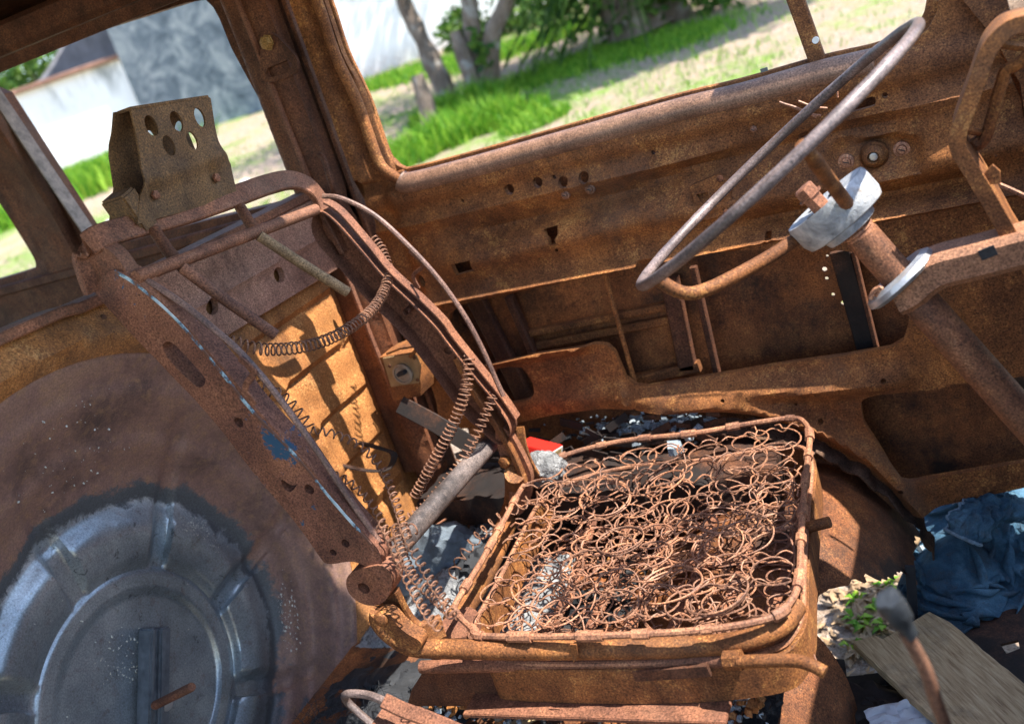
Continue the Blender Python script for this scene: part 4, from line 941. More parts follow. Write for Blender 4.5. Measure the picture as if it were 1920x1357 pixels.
for _ in range(160):
    a, b = rg2.choice([(700, 1290), (860, 1325), (980, 1335), (820, 1330), (1390, 1330), (900, 950), (860, 1000), (1260, 800), (1160, 815), (1100, 800)]); p = PZ(a+rg2.gauss(0, 35), b+rg2.gauss(0, 14), BZ+.015 if b > 850 else .30)
    shard(p, rg2.uniform(.005, .016), rg2, g)
solo('cinder_pieces', g, CHAR, 'small broken pieces of charcoal scattered round the seat', None, None, 'stuff', False)
g = G()
for _ in range(70):
    a, b = rg2.choice([(830, 1320), (880, 1330), (960, 1330), (1380, 1330), (1200, 1340), (1250, 1100), (1100, 1050), (1350, 1000), (1250, 960)]); p = PZ(a+rg2.gauss(0, 40), b+rg2.gauss(0, 16), BZ+.03)
    shard(p, rg2.uniform(.006, .022), rg2, g)
solo('rust_flakes', g, RUSTO, 'orange rust flakes fallen round the seat base', None, None, 'stuff', False)
g = G()
for _ in range(230):
    a, b = rg2.choice([(900, 900), (870, 935), (930, 940), (840, 960), (800, 960), (905, 1000), (860, 1010), (770, 1010), (930, 910), (1010, 880), (880, 980)]); p = PZ(a+rg2.gauss(0, 22), b+rg2.gauss(0, 16), BZ+.075)
    shard(p, rg2.uniform(.005, .022), rg2, g)
solo('ash_chips', g, ASHP, 'pale grey ash chips strewn behind the cushion', None, None, 'stuff', False)
solo('thin_rod', G().tube([PZ(930, 900, .245), PZ(870, 950, .25), PZ(812, 988, .25), PZ(803, 990, .252), PZ(812, 994, .25)], .0018, 6), RUSTF, 'thin rusty rod lying across the ash behind the cushion', 'rod')
solo('burnt_stick', G().tube([PZ(930, 1350, BZ+.03), PZ(960, 1330, BZ+.04), PZ(998, 1308, BZ+.05)], [.004, .0045, .003], 7), plain('grey_wood', (.16, .13, .10), .9, 0, .5, 60), 'short grey stick in the cinders at the bottom edge', 'stick')
solo('cardboard_piece', crumple(PZ(985, 1345, BZ+.015), (.05, .02, .01), (-.01, .035, .0), 8, .003, 8, .3), plain('tan_card', (.45, .33, .17), .85, 0, .3, 40), 'pale tan card scrap beneath the grey stick', 'card')
# foreground wire hoop with a crimped sleeve
hoop = thing('wire_hoop', 'rusty bent wire hoop with crimped sleeve at the bottom edge', 'wire hoop', PY(760, 1340, .12))
part('hoop_wire', G().tube(spl([PY(720, 1375, .14), PY(672, 1335, .14), PY(648, 1310, .14), PY(652, 1300, .13), PY(690, 1302, .12), PY(730, 1318, .11)], 6), .005, 9), STEEL, hoop)
part('crimped_sleeve', G().bar(spl([PY(722, 1314, .11), PY(760, 1332, .105), PY(800, 1346, .10), PY(880, 1380, .09)], 4), .018, .011, (.3, -.6, .7)), RUSTF, hoop)
part('hoop_plate', G().box(PY(755, 1362, .12), (.07, .03, .012), Matrix.Rotation(.3, 3, 'Y'), .002), RUSTF, hoop)
# black charred upholstery hair between bulkhead and seat
g = G(); rr_ = random.Random(8)
for _ in range(420):
    p = Vector((rr_.uniform(-1.0, -.80), rr_.uniform(.14, .30), BZ+rr_.uniform(0, .035))); d_ = Vector((rr_.gauss(0, 1), rr_.gauss(0, 1), rr_.gauss(.2, .5))).normalized()*.02
    g.tube([p, p+d_+Vector((0, 0, .006)), p+d_*1.9+Vector((rr_.gauss(0, .006), rr_.gauss(0, .006), -.004))], .00035, 3, caps=False)
solo('charred_hair', g, CHAR, 'tangle of charred black upholstery hair beneath the hinge', None, None, 'stuff')

# ---- crumpled denim, settled by a small cloth relaxation
def cloth(nu, nv, L, Wd, place, floor, seed, squeeze=.55, it=130):
    rng_ = np.random.RandomState(seed)
    uu, vv = np.meshgrid(np.linspace(-.5, .5, nu), np.linspace(-.5, .5, nv), indexing='ij')
    P = np.stack([uu*L*squeeze, vv*Wd*squeeze, .16+0*uu], 2)
    for kx in range(9):
        a = rng_.uniform(0, 6.28, 2); fq = rng_.uniform(4, 15); P[..., 2] += .024*np.sin(fq*(uu*np.cos(a[0])+vv*np.sin(a[0]))*2+a[1])
    P += rng_.normal(0, .002, P.shape); Vv = np.zeros_like(P)
    du, dv = L/(nu-1), Wd/(nv-1)
    cons = []
    for (si, sj) in ((1, 0), (0, 1), (1, 1), (1, -1), (2, 0), (0, 2)):
        rest = math.hypot(si*du, sj*dv); st = .5 if max(abs(si), abs(sj)) == 1 else .18
        cons.append((si, sj, rest, st))
    for t in range(it):
        Vv *= .93; Vv[..., 2] -= .0011; Q = P+Vv; 
        for _ in range(5):
            for si, sj, rest, st in cons:
                A = Q[:nu-si, max(0, -sj):nv-max(0, sj)]; B = Q[si:, max(0, sj):nv-max(0, -sj)]
                if sj < 0: A = Q[:nu-si, -sj:]; B = Q[si:, :nv+sj]
                D = B-A; l = np.linalg.norm(D, axis=2, keepdims=True)+1e-9; c_ = D*(1-rest/l)*st*.5
                A += c_; B -= c_
            fl_ = .008+.085*np.exp(-((Q[..., 0]/.10)**2+(Q[..., 1]/.075)**2)); hit = Q[..., 2] < fl_; Q[..., 2] = np.where(hit, fl_, Q[..., 2])
        Vv = np.where(hit[..., None], (Q-P)*.2, Q-P); P = Q
    V = [place @ Vector(p) for p in P.reshape(-1, 3)]
    F = [(i*nv+j, (i+1)*nv+j, (i+1)*nv+j+1, i*nv+j+1) for i in range(nu-1) for j in range(nv-1)]
    return G().add(V, F)
k = NT('denim'); a = k.noise(14, 6, .65); b = k.noise(900, 2, .5); b2 = k.noise(60, 6, .7)
col = k.ramp(a, [(.3, (.05, .07, .09)), (.5, (.05, .115, .18)), (.7, (.12, .235, .33))])
col = k.mix(k.ramp(b2, [(.5, 0.0), (.75, .6)]), col, (.10, .095, .09))
DEN = k.set(k.mix(.6, col, k.ramp(b, [(.3, .6), (.7, 1.35)]), 'MULTIPLY'), .92, 0, k.math('ADD', k.math('MULTIPLY', b, .12), k.noise(38, 7, .7, .8)), .8, .012, .1)
jn = thing('denim_trousers', 'crumpled faded blue denim trousers on the cab floor', 'trousers', PZ(1830, 1080, .01))
def pl(px, py, z, rz, tx=0, ty=0, s=1): return Matrix.Translation(PZ(px, py, z)) @ Matrix.Rotation(rz, 4, 'Z') @ Matrix.Rotation(tx, 4, 'X') @ Matrix.Rotation(ty, 4, 'Y') @ Matrix.Scale(s, 4)
def solid(o, th):
    m = o.modifiers.new('solidify', 'SOLIDIFY'); m.thickness = th; m2 = o.modifiers.new('sub', 'SUBSURF'); m2.levels = 1; m2.render_levels = 1; return o
def leg(path, R, flat, seed, n=150, m=72):
    P = resample(spl(path, 8), 1e9); P = spl(path, 12); L_ = sum((b-a).length for a, b in zip(P, P[1:])); P = resample(P, L_/(n-1)+1e-6)[:n]
    V = []; F = []; n = len(P); u = Vector((0, 0, 1))
    for i in range(n):
        t = (P[min(i+1, n-1)]-P[max(i-1, 0)]).normalized(); u_ = (Vector((0, 0, 1))-t*t.z).normalized(); v_ = t.cross(u_); s_ = i/(n-1)
        for q in range(m):
            a = 2*math.pi*q/m; ca, sa = math.cos(a), math.sin(a)
            w_ = abs(nz(s_*7+1.1*ca, sa*1.6, seed))*1.3+.8*abs(nz(s_*15+ca*2.2, sa*2.6, seed+7))+.45*abs(nz(s_*30+ca*4, sa*5, seed+3)); dd = 1+.42*(w_-.55)-.16*(1-abs(nz(s_*6+1.5*ca, sa*2.2, seed+21)))**7-.12*(1-abs(nz(s_*12+2*ca, sa*3.5, seed+31)))**9-.08*(1-abs(nz(s_*22+3*ca, sa*6, seed+41)))**8+.06
            if s_ > .955: dd *= 1.03
            V.append(P[i]+(u_*ca*flat+v_*sa)*R*dd*(1-.15*s_))
    for i in range(n-1):
        for q in range(m): F.append((i*m+q, i*m+(q+1) % m, (i+1)*m+(q+1) % m, (i+1)*m+q))
    leg.seam = [V[i*m+int(m*.14)]*1.0+Vector((0, 0, .001)) for i in range(n)], [V[(n-4)*m+q] for q in range(m)]
    return G().add(V, F)
def seams(o):
    a, b = leg.seam; part('seam', G().bar(a, .0035, .004, (0, 0, 1)), SEAM, o); part('hem', G().tube(b, .0028, 6, True), SEAM, o)
SEAM = plain('denim_seam', (.16, .25, .33), .9, 0, .5, 120)
solid(part('trouser_seat', cloth(76, 64, .62, .46, pl(1868, 1050, -.01, .5), 0, 3, .34), DEN, jn, True, 180), .002)
solid(part('trouser_leg', cloth(70, 50, .52, .30, pl(1860, 985, .02, -.35), 0, 12, .36), DEN, jn, True, 180), .002)
solid(part('trouser_leg', cloth(66, 46, .46, .26, pl(1805, 1105, -.02, 1.1), 0, 23, .36), DEN, jn, True, 180), .002)
seams(solid(part('trouser_cuff', leg([PZ(1900, 950, .10), PZ(1868, 945, .125), PZ(1838, 962, .13), PZ(1818, 985, .125), PZ(1806, 1010, .11)], .036, .62, 3), DEN, jn, True, 180), .003))
# ---- wooden board, other floor litter
k = NT('weathered_wood'); sp = k.noise(16, 8, .65, .6, stretch=(1.2, 14, 14)); b = k.noise(9, 6, .7)
col = k.ramp(sp, [(.3, (.22, .14, .075)), (.5, (.46, .33, .185)), (.7, (.62, .48, .30))]); col = k.mix(k.ramp(b, [(.52, 0.0), (.72, .7)]), col, (.06, .055, .05))
WOOD = k.set(col, .85, 0, sp, .5, .003, .2)
bp_ = [(1598, 1203), (1640, 1190), (1655, 1198), (1742, 1146), (1780, 1165), (1925, 1285), (1930, 1430), (1860, 1440), (1700, 1300)]
B0 = PZ(1760, 1260, .045); bn = Vector((.10, .06, 1)).normalized(); bu = Vector((.55, -.83, 0)); bu = (bu-bn*bu.dot(bn)).normalized(); bv = bn.cross(bu)
bpo = []
for a, b in bp_:
    p = PP(a, b, B0, bn)-B0; bpo.append((p.dot(bu), p.dot(bv)))
bo = sheet(bpo, [], (Vector((0, 0, 0)), (1, 0, 0), (0, 1, 0), (0, 0, 1)), .012, lambda x, y: .001*fbm(x*8, y*60), 0, .011, jag=.002)
bo = solo('wooden_board', bo, WOOD, 'weathered grey-brown wooden board lying across the cab floor', 'board'); bo.matrix_world = Matrix.Translation(B0) @ Matrix((bu, bv, bn)).transposed().to_4x4()
st = PZ(1693, 1052, .04); solo('wood_splinter', G().bar([PZ(1690, 1068, .03), PZ(1705, 1035, .04), PZ(1720, 1008, .05)], .011, .006, (0, -.3, 1)), plain('tan_wood', (.30, .20, .11), .8, 0, .4, 50), 'tan wood splinter left of the blue trousers', 'splinter')
solo('metal_strip', G().bar([PY(1706, 1060, .66), PY(1710, 1110, .66), PY(1712, 1165, .66)], .014, .004, (0, -1, 0)), plain('dark_strip', (.03, .035, .045), .5, .3), 'dark flat metal strip upright beside the floor hole', 'metal strip')
solo('paper_rag', crumple(PZ(1845, 895, .12), (.11, .02, .02), (-.01, .05, .03), 16, .02, 21, .5), plain('pinkish_paper', (.42, .36, .37), .9, 0, .4, 25), 'torn pinkish paper behind the blue trousers', 'paper')
solo('paper_sheet', crumple(PZ(1695, 1348, .03), (.08, .03, .0), (-.02, .045, .012), 14, .008, 27, .15), plain('grey_white_paper', (.52, .54, .58), .8, 0, .2, 25), 'grey-white paper sheet under the left end of the board', 'paper')
solo('burnt_tread', lump(PZ(1640, 1300, -.03), (.10, .06, .04), 52, 4, .18, .2), CHAR, 'cracked black burnt slab at the foot of the seat box', 'burnt slab')
solo('rust_lump', lump(PZ(1640, 1345, -.005), (.13, .10, .06), 57, 4, .2, .4), SOOT, 'dark rusty lump under the board at the bottom edge', 'rust lump')
g = G()
for _ in range(130):
    a, b = rg2.choice([(1690, 985), (1720, 1010), (1700, 1040), (1660, 980), (1680, 1320), (1620, 1320), (1740, 1000)]); p = PZ(a+rg2.gauss(0, 22), b+rg2.gauss(0, 16), .015); shard(p, rg2.uniform(.006, .025), rg2, g)
solo('floor_litter', g, SOOT, 'dark rusty litter on the floor near the blue trousers', None, None, 'stuff', False)

# ================================================================ outdoors
GS = .10; GZ0 = -.35+.64*GS
GN = Vector((0, -GS, 1)).normalized()
def PG(px, py): return PP(px, py, (0, 0, GZ0), GN)
def gz(x, y):
    yy = y if y < 12 else 12+4*(1-math.exp(-(y-12)/4)); yy = max(yy, -6)
    return GZ0+GS*yy+.04*fbm(x*.35, y*.35)*sm(1.5, 4, abs(y))
ly = [-40, -20, -10, -6, -3]+[-1+.45*i for i in range(60)]+[27, 30, 35, 45, 60, 90, 140]
lx = [-140, -90, -60, -45]+[-34+.6*i for i in range(80)]+[16, 20, 30, 50, 90, 140]
V = [Vector((x, y, gz(x, y))) for x in lx for y in ly]; n_ = len(ly)
F = [(i*n_+j, (i+1)*n_+j, (i+1)*n_+j+1, i*n_+j+1) for i in range(len(lx)-1) for j in range(n_-1)]
k = NT('lawn'); a = k.noise(.55, 7, .68, .5); b = k.noise(9, 8, .75); c = k.noise(45, 4, .7)
dry = k.ramp(c, [(.3, (.17, .115, .08)), (.5, (.36, .27, .20)), (.7, (.56, .46, .38))])
grn = k.ramp(b, [(.3, (.05, .13, .010)), (.6, (.15, .32, .02)), (.75, (.30, .44, .06))])
msk = k.ramp(k.math('ADD', k.math('MULTIPLY', a, .62), k.math('MULTIPLY', b, .38)), [(.50, 0.0), (.60, .8)])
LAWN = k.set(k.mix(msk, dry, grn), .95, 0, k.math('ADD', b, c), .8, .03, .1)
solo('lawn', G().add(V, F), LAWN, None, None, None, 'structure')
# grass blades
def blades(n, gen, hmin, hmax, wd, seed):
    r_ = random.Random(seed); V = []; F = []
    for _ in range(n):
        q = gen(r_)
        if q is None: continue
        x, y, hs_ = q; z = gz(x, y)-.01; h = r_.uniform(hmin, hmax)*hs_; t = r_.uniform(0, 6.28); l = r_.gauss(0, .35)*h; l2 = r_.gauss(0, .35)*h; w_ = wd*r_.uniform(.6, 1.4)*hs_**.3
        dx, dy = math.cos(t)*w_, math.sin(t)*w_; b = len(V)
        V += [Vector((x-dx, y-dy, z)), Vector((x+dx, y+dy, z)), Vector((x+dx*.8+l*.35, y+dy*.8+l2*.35, z+h*.6)), Vector((x-dx*.8+l*.35, y-dy*.8+l2*.35, z+h*.6)), Vector((x+l, y+l2, z+h))]
        F += [(b, b+1, b+2, b+3), (b+3, b+2, b+4)]
    return G().add(V, F)
def grassmat(name, c0, c1, c2_):
    k = NT(name); r_ = k.n('NewGeometry').outputs['Random Per Island']
    k.b.inputs['Subsurface Weight'].default_value = 0
    m = k.set(k.ramp(r_, [(.0, c0), (.5, c1), (1.0, c2_)]), .6, 0, None, spec=.3)
    tr = k.n('BsdfTranslucent'); mx = k.n('MixShader'); mx.inputs[0].default_value = .4
    k.l(k.ramp(r_, [(.0, c0), (.5, c1), (1.0, c2_)]), tr.inputs[0]); out = k.t.nodes['Material Output']
    k.l(k.b.outputs[0], mx.inputs[1]); k.l(tr.outputs[0], mx.inputs[2]); k.l(mx.outputs[0], out.inputs[0]); return m
GRASS = grassmat('grass', (.05, .17, .010), (.12, .31, .016), (.34, .50, .05))
DRYG = grassmat('dry_thatch', (.36, .25, .17), (.55, .44, .34), (.74, .66, .58))
def lawn_gen(r_):
    x = r_.uniform(-9, 1); y = 1.8+11*r_.random()**1.3
    if not (-1.35*(y+.64) < x < .12*(y+.64)): return None
    d = fbm(x*.9, y*.9, 3)+.5*fbm(x*3.5, y*3.5)
    if r_.random() > sm(.0, .30, d)+.07: return None
    return (x, y, 1)
solo('lawn_grass', blades(60000, lawn_gen, .025, .07, .004, 1), GRASS, 'short green lawn grass beyond the van windows', None, None, 'stuff', False)
def thatch(r_):
    x = r_.uniform(-9, 1); y = 1.8+8*r_.random()**1.3
    if not (-1.35*(y+.64) < x < .12*(y+.64)): return None
    return (x, y, 1)
g = blades(26000, thatch, .004, .022, .008, 2); solo('dry_thatch', g, DRYG, 'bleached dry clippings lying over the lawn', None, None, 'stuff', False)
tufts = [(765, 300, .24, .80), (835, 268, .24, .95), (900, 240, .24, .9), (955, 225, .22, .65), (1005, 230, .18, .4), (715, 318, .14, .5), (890, 205, .22, .9), (830, 220, .2, .8)]
for i, (a, b, rad_, hh) in enumerate(tufts):
    p = PG(a, b)
    def tg(r_, p=p, rad_=rad_, hh=hh):
        t = r_.uniform(0, 6.28); r2 = rad_*1.5*math.sqrt(r_.random()); return (p.x+math.cos(t)*r2, p.y+math.sin(t)*r2, hh*(1-.45*r2/(rad_*1.5)))
    lab = ('bright green grass tuft leftmost in front of the stump', 'tall grass tuft at the foot of the leaning tree', 'tall grass tuft in front of the forked tree', 'grass tuft right of the forked tree foot', 'low grass tuft rightmost beside the forked tree', 'low grass tuft by the window frame corner', 'grass tuft growing against the forked trunk', 'grass tuft between stump and leaning trunk')[i]
    solo('grass_tuft', blades(1100, tg, .10, .36, .008, 20+i), GRASS, lab, 'grass tuft', 'grass tufts round the trees', smooth=False)
def strip(r_, pts=[PG(a, b) for a, b in ((690, 165), (800, 135), (900, 120), (980, 95), (1080, 60))]):
    i = r_.randrange(len(pts)-1); p = pts[i].lerp(pts[i+1], r_.random()); return (p.x+r_.gauss(0, .15), p.y+r_.gauss(0, .20), 1)
solo('verge_grass', blades(9000, strip, .05, .16, .008, 40), GRASS, 'band of green grass along the foot of the white wall', None, None, 'stuff', False)
def strip2(r_, pts=[PG(a, b) for a, b in ((60, 400), (150, 360), (230, 335))]):
    i = r_.randrange(len(pts)-1); p = pts[i].lerp(pts[i+1], r_.random()); return (p.x+r_.gauss(0, .3), p.y+r_.gauss(0, .5), 1)
solo('verge_grass', blades(12000, strip2, .1, .4, .014, 41), GRASS, 'rank green grass below the blank white wall at left', None, None, 'stuff', False)
def strip3(r_, pts=[PG(a, b) for a, b in ((960, 160), (1040, 135), (1130, 105), (1230, 85), (1330, 60))]):
    i = r_.randrange(len(pts)-1); p = pts[i].lerp(pts[i+1], r_.random()); return (p.x+r_.gauss(0, .2), p.y+r_.gauss(0, .26), 1)
solo('shade_grass', blades(9000, strip3, .03, .08, .006, 42), GRASS, 'lush dark grass in the shade of the palm clump', None, None, 'stuff', False)
for i, (a, b) in enumerate(((1610, 1130), (1650, 1150), (1640, 1225), (1600, 1215), (1665, 1105), (1625, 1178), (1605, 1165), (1660, 1180))):
    p = PG(a, b); g = G(); r_ = random.Random(300+i)
    for q in range(7):
        t = r_.uniform(0, 6.28); d_ = Vector((math.cos(t), math.sin(t), r_.uniform(.3, 1.2))).normalized(); L_ = r_.uniform(.018, .045); s_ = d_.cross(Vector((0, 0, 1))).normalized()*L_*.16
        g.add([p, p+d_*L_*.5+s_+Vector((0, 0, .006)), p+d_*L_-Vector((0, 0, .01)), p+d_*L_*.5-s_+Vector((0, 0, .006))], [(0, 1, 2, 3)])
    solo('weed', g, GRASS, ('leafy weed at the upper left of the floor hole', 'leafy weed behind the gear knob', 'leafy weed at the lower right of the floor hole', 'leafy weed at the lower left of the floor hole', 'leafy weed at the top of the floor hole', 'leafy weed in the middle of the floor hole', 'small weed by the left rim of the floor hole', 'small weed by the right rim of the floor hole')[i], 'weed', 'weeds seen through the floor hole', smooth=False)
g = G(); r_ = random.Random(91)
for _ in range(260):
    p = PG(1635+r_.gauss(0, 45), 1170+r_.gauss(0, 55)); t = r_.uniform(0, 6.28); L_ = r_.uniform(.006, .026); u = Vector((math.cos(t), math.sin(t), r_.gauss(0, .3)))*L_; v = Vector((-math.sin(t), math.cos(t), r_.gauss(0, .3)))*L_*.35; q = p+Vector((0, 0, .006))
    g.add([q-u, q+v-Vector((0, 0, .002)), q+u+Vector((0, 0, .004)), q-v], [(0, 1, 2), (0, 2, 3)])
solo('dry_leaves', g, plain('dry_leaf', (.34, .22, .12), .8, 0, .6, 30), 'dry leaf litter on the ground below the floor hole', None, None, 'stuff', False)
# ---- walls
k = NT('white_plaster'); a = k.noise(1.2, 7, .65); b = k.noise(25, 5, .6)
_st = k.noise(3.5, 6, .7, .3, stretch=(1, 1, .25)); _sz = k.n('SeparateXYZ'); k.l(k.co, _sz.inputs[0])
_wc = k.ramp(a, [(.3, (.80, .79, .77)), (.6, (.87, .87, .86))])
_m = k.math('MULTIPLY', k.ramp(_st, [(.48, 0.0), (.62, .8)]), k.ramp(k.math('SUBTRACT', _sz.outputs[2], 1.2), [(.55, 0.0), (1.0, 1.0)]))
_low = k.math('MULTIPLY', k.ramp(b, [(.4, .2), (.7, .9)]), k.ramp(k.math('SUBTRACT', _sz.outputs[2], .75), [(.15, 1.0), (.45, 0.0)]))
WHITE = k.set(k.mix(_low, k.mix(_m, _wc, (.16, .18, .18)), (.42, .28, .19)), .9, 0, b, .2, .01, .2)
k = NT('weathered_concrete'); a = k.noise(2.6, 9, .75, .8); b = k.noise(14, 6, .7)
GREY = k.set(k.ramp(a, [(.32, (.06, .075, .09)), (.47, (.17, .20, .225)), (.60, (.36, .38, .38)), (.72, (.52, .52, .49))]), .9, 0, b, .4, .02, .2)
def wall(a, b, h, th, mat, name, label, zoff=-.3):
    a, b = Vector(a), Vector(b); d = (b-a); d.z = 0; n__ = d.normalized().cross(Vector((0, 0, 1))); n__ = -n__ if n__.y < 0 else n__
    V = []
    for p in (a, b):
        for q in (0, th):
            for z in (p.z+zoff, p.z+h): V.append(Vector((p.x, p.y, z))+n__*q)
    F = [(0, 1, 5, 4), (2, 6, 7, 3), (1, 3, 7, 5), (0, 2, 3, 1), (4, 5, 7, 6)]
    return solo(name, G().add(V, F), mat, label, 'wall', smooth=False)
zb_ = gz(-10, 12)
wall((-11.98, 12.0, zb_), (-7.86, 12.0, zb_), 3.2, .4, GREY, 'stone_wall', 'tall weathered grey concrete wall beyond the side window')
wall((-30, 5.6, zb_), (-11.95, 12.25, zb_), 1.42, .2, WHITE, 'boundary_wall', 'low bright white wall left of the grey wall')
wall((-7.87, 11.8, zb_), (9, 16.6, zb_), 3.4, .25, WHITE, 'plastered_wall', 'white plastered wall dappled by tree shade behind the trees')
# soot stain and coping on the low wall; corrugated sheet above it
g = G()
g.bar([Vector((-30, 5.62, zb_+1.45)), Vector((-20.97, 8.94, zb_+1.45)), Vector((-11.98, 12.26, zb_+1.45))], .30, .07, (0, 0, 1))
solo('coping', g, plain('red_brick_coping', (.26, .14, .10), .9, 0, .5, 6), 'reddish brick coping along the low white wall', 'coping')
V = []; F = []; n_ = 160
for i in range(n_):
    x = -15.0+3.0*i/(n_-1); zt = zb_+1.50+1.0*sm(-14.9, -12.0, x); y = 12.5+.05*math.sin(i*1.25)
    V += [Vector((x, y, zb_+1.40)), Vector((x, y, zt)), Vector((x, y+.03, zt)), Vector((x, y+.03, zb_+1.40))]
for i in range(n_-1):
    for q in range(4): F.append((i*4+q, i*4+(q+1) % 4, i*4+4+(q+1) % 4, i*4+4+q))
solo('corrugated_sheet', G().add(V, F), plain('grey_fibre_cement', (.17, .17, .19), .8, 0, .4, 4), 'sloping grey corrugated sheet above the low white wall', 'corrugated sheet')
# ---- trees
k = NT('bark'); a = k.noise(9, 8, .7, .4, stretch=(1, 1, .35)); b = k.noise(30, 5, .7)
BARK = k.set(k.mix(k.ramp(k.noise(6, 4), [(.56, 0.0), (.66, .8)]), k.ramp(a, [(.3, (.10, .075, .06)), (.55, (.25, .195, .155)), (.72, (.42, .36, .30))]), (.40, .39, .36)), .95, 0, k.math('ADD', a, b), 1.0, .03, .1)
LEAF = grassmat('leaf', (.025, .07, .012), (.06, .14, .02), (.16, .26, .04))
def limb(pts, rads):
    P = spl(pts, 6); n_ = len(P); R_ = [rads[0]+(rads[1]-rads[0])*i/(n_-1) for i in range(n_)]
    g = G().tube(P, R_, 12)
    for v in g.v: v += Vector((1, 1, .3))*.018*nz(v.x*7, v.y*7, v.z*5)
    return g
def leaves(g, c, d, n, s, r_):
    for _ in range(n):
        t = Vector((r_.gauss(0, 1), r_.gauss(0, 1), r_.gauss(0, 1))).normalized()*(r_.random()**.4)
        if fbm(t.x*2.2+c[0], t.y*2.2, t.z*2.2+c[2]) < -.12: continue
        p = Vector(c)+Vector((t.x*d[0], t.y*d[1], t.z*d[2])); a = Vector((r_.gauss(0, 1), r_.gauss(0, 1), r_.gauss(0, .6))).normalized()*s*r_.uniform(.6, 1.3); b = a.orthogonal().normalized()*s*.36
        g.add([p, p+a*.5+b, p+a, p+a*.5-b], [(0, 1, 2, 3)])
    return g
rt = random.Random(77)
YT = 7.75
t1 = thing('tree', 'leaning slim tree trunk left of the forked tree', 'tree', (-4.47, YT, .47))
tb = [(842, 215), (832, 170), (808, 110), (785, 60), (762, 12), (735, -60), (700, -150)]
P1 = [PY(a, b, YT+.02*i) for i, (a, b) in enumerate(tb)]
part('trunk', limb(P1, (.098, .055)), BARK, t1)
part('limb', limb([P1[-1], P1[-1]+Vector((.5, .2, .6)), P1[-1]+Vector((.9, .3, 1.3))], (.06, .02)), BARK, t1)
g = leaves(G(), P1[-1]+Vector((.4, .3, 1.3)), (1.3, 1.2, .9), 2600, .11, rt); part('crown', g, LEAF, t1, False)
t2 = thing('tree', 'forked grey tree trunk with two stems behind the grass', 'tree', (-3.99, 7.5, .45))
Yf = 7.5
pA = [PY(a, b, Yf) for a, b in ((905, 205), (900, 160), (890, 110), (886, 60), (880, 0), (868, -90))]
pB = [PY(a, b, Yf-.05) for a, b in ((915, 195), (918, 150), (918, 100), (925, 60), (942, 20), (965, -40), (990, -120))]
part('trunk', limb(pA, (.105, .058)), BARK, t2); part('stem', limb(pB, (.105, .052)), BARK, t2)
part('stub', limb([PY(890, 180, Yf-.1), PY(876, 120, Yf-.1), PY(860, 85, Yf-.1), PY(850, 60, Yf-.1)], (.09, .05)), BARK, t2)
g = leaves(G(), PY(870, -200, Yf)+Vector((.1, .3, .6)), (1.5, 1.3, 1.0), 3000, .11, rt); leaves(g, PY(885, 25, Yf+.3), (.14, .15, .22), 90, .06, rt); leaves(g, PY(905, 95, Yf-.15), (.07, .05, .22), 60, .10, rt)
part('crown', g, LEAF, t2, False)
st_ = thing('tree_stump', 'short broken stump standing in the grass left of the trees', 'stump', (-4.08, 6.7, .37))
part('trunk', limb([PY(815, 258, 6.68), PY(806, 220, 6.68), PY(795, 180, 6.68), PY(780, 142, 6.68)], (.085, .055)), BARK, st_)
# palm-like bush on the right with hanging fronds
Yp = 8.6
pb = thing('palm_clump', 'dense dark palm clump at the top edge', 'palm', PG(1200, 62))
c0 = PG(1205, 62)
part('trunk', limb([c0, c0+Vector((-.05, 0, .7)), c0+Vector((.1, .1, 1.6)), c0+Vector((.15, .1, 2.6))], (.32, .22)), BARK, pb)
part('trunk', limb([c0+Vector((.35, .1, 0)), c0+Vector((.2, 0, .5)), c0+Vector((-.15, -.1, 1.1)), c0+Vector((-.3, 0, 1.8))], (.12, .09)), BARK, pb)
g = G()
for i in range(240):
    t = rt.uniform(0, 6.28); z0 = rt.uniform(.3, 2.7); o_ = c0+Vector((math.cos(t)*.2, math.sin(t)*.2, z0)); L_ = rt.uniform(.5, 1.1); dr = Vector((math.cos(t), math.sin(t), rt.uniform(-.4, .5)))
    P_ = [o_+dr*L_*q/5+Vector((0, 0, -.75*L_*(q/5)**2)) for q in range(6)]
    sd_ = Vector((-math.sin(t), math.cos(t), 0))
    for q in range(1, 6):
        for s_ in (-1, 1):
            b_ = P_[q]; tip = b_+sd_*s_*.20*(1-.1*q)+dr*.08+Vector((0, 0, -.10)); g.add([b_-dr*.018, b_+dr*.018, tip], [(0, 1, 2)])
    g.tube(P_, .008, 3, caps=False)
part('frond', g, LEAF, pb, False)
g = leaves(G(), c0+Vector((-.1, -.1, .8)), (.75, .5, .8), 2400, .10, rt); leaves(g, c0+Vector((.75, -.05, .5)), (.5, .4, .5), 1300, .09, rt); part('ivy_leaves', g, LEAF, pb, False)
# its crown, and the broad crown that shades the lawn
g = leaves(G(), c0+Vector((1.75, -.95, 3.2)), (1.7, 1.0, .8), 9000, .20, rt); part('crown', g, LEAF, pb, False)
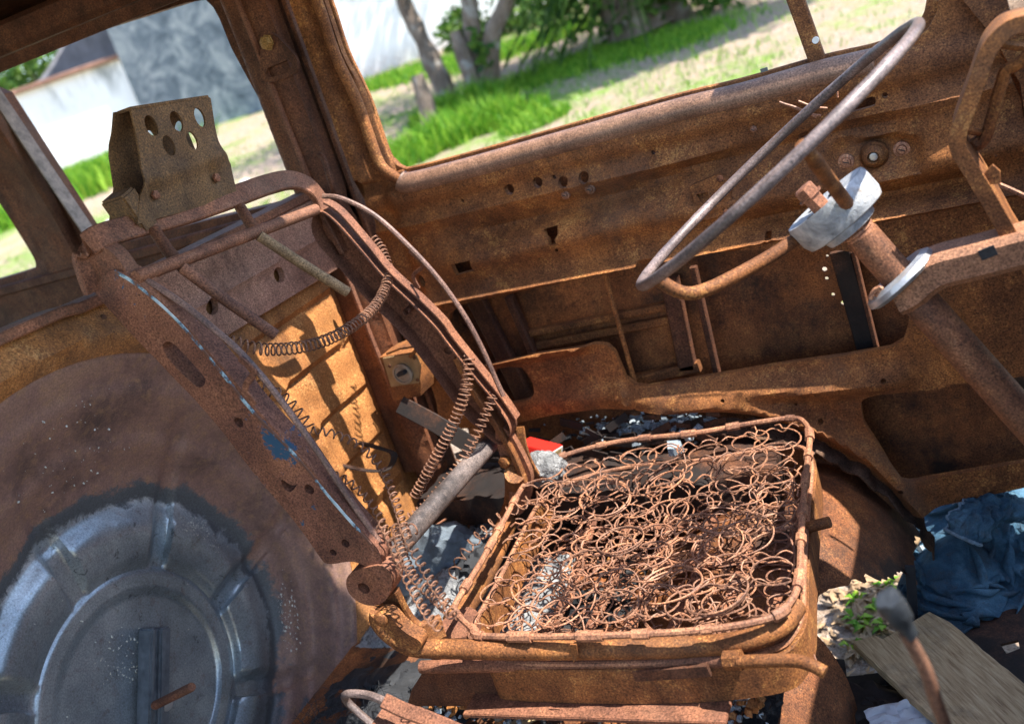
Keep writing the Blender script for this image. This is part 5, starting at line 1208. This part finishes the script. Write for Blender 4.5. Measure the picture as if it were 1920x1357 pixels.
# shrubs
for (a, b, y, s, lab) in ((985, 40, 11.6, .35, 'small green shrub against the white wall right of the trees'), (1035, 15, 11.4, .4, 'green shrub beside the palm clump at the wall foot'), (866, 62, 11.2, .28, 'green shrub seen behind the forked trunk')):
    p = PY(a, b, y); sh = thing('shrub', lab, 'shrub', p, 'shrubs along the white wall')
    part('foliage', leaves(G(), p, (s*1.2, s, s), 700, .10, rt), LEAF, sh, False)
    part('stem', limb([p+Vector((0, 0, -s*1.3)), p], (.03, .01)), BARK, sh)
wt = thing('tree', 'slender tree added to dapple the white plastered wall', 'tree', (-5.3, 11.7, zb_))  # invented tree, its crown placed to cast dapples on the wall
part('trunk', limb([Vector((-5.3, 11.7, zb_-.1)), Vector((-5.35, 11.7, 2.0)), Vector((-5.5, 11.5, 3.4))], (.07, .03)), BARK, wt)
part('crown', leaves(leaves(G(), (-5.9, 11.95, 3.3), (.8, .35, .7), 520, .09, rt), (-6.5, 11.85, 2.8), (.7, .28, .6), 330, .08, rt), LEAF, wt, False)
# tree beyond the low white wall
p = Vector((-15.6, 13.6, 2.75)); tt = thing('tree', 'yellow-green tree behind the low white wall at left', 'tree', (-15.6, 13.6, zb_))
part('trunk', limb([Vector((-15.6, 13.6, zb_)), Vector((-15.5, 13.6, 1.8)), p], (.14, .06)), BARK, tt)
part('crown', leaves(leaves(G(), p, (1.6, .9, 1.0), 3200, .14, rt), p+Vector((-2.2, .4, .2)), (1.4, .9, 1.0), 2200, .14, rt), LEAF, tt, False)
g = G()
for i in range(3): g.bar([Vector((-15.2+.55*i, 12.0, 2.62+.10*i)), Vector((-14.5+.55*i, 12.0, 2.5+.1*i))], .06, .02, (0, 0, 1))
# pale stones on the lawn
for i, (a, b, s) in enumerate(((460, 345, .09), (1000, 275, .05), (205, 418, .06))):
    solo('stone', lump(PG(a, b), (s*1.6, s, s), 60+i, 2, .15), plain('pale_stone', (.6, .57, .52), .9), ('pale stone on the bare ground through the side window', 'small pale stone right of the grass tufts', 'pale stone near the head restraint bracket')[i], 'stone', 'stones on the lawn')
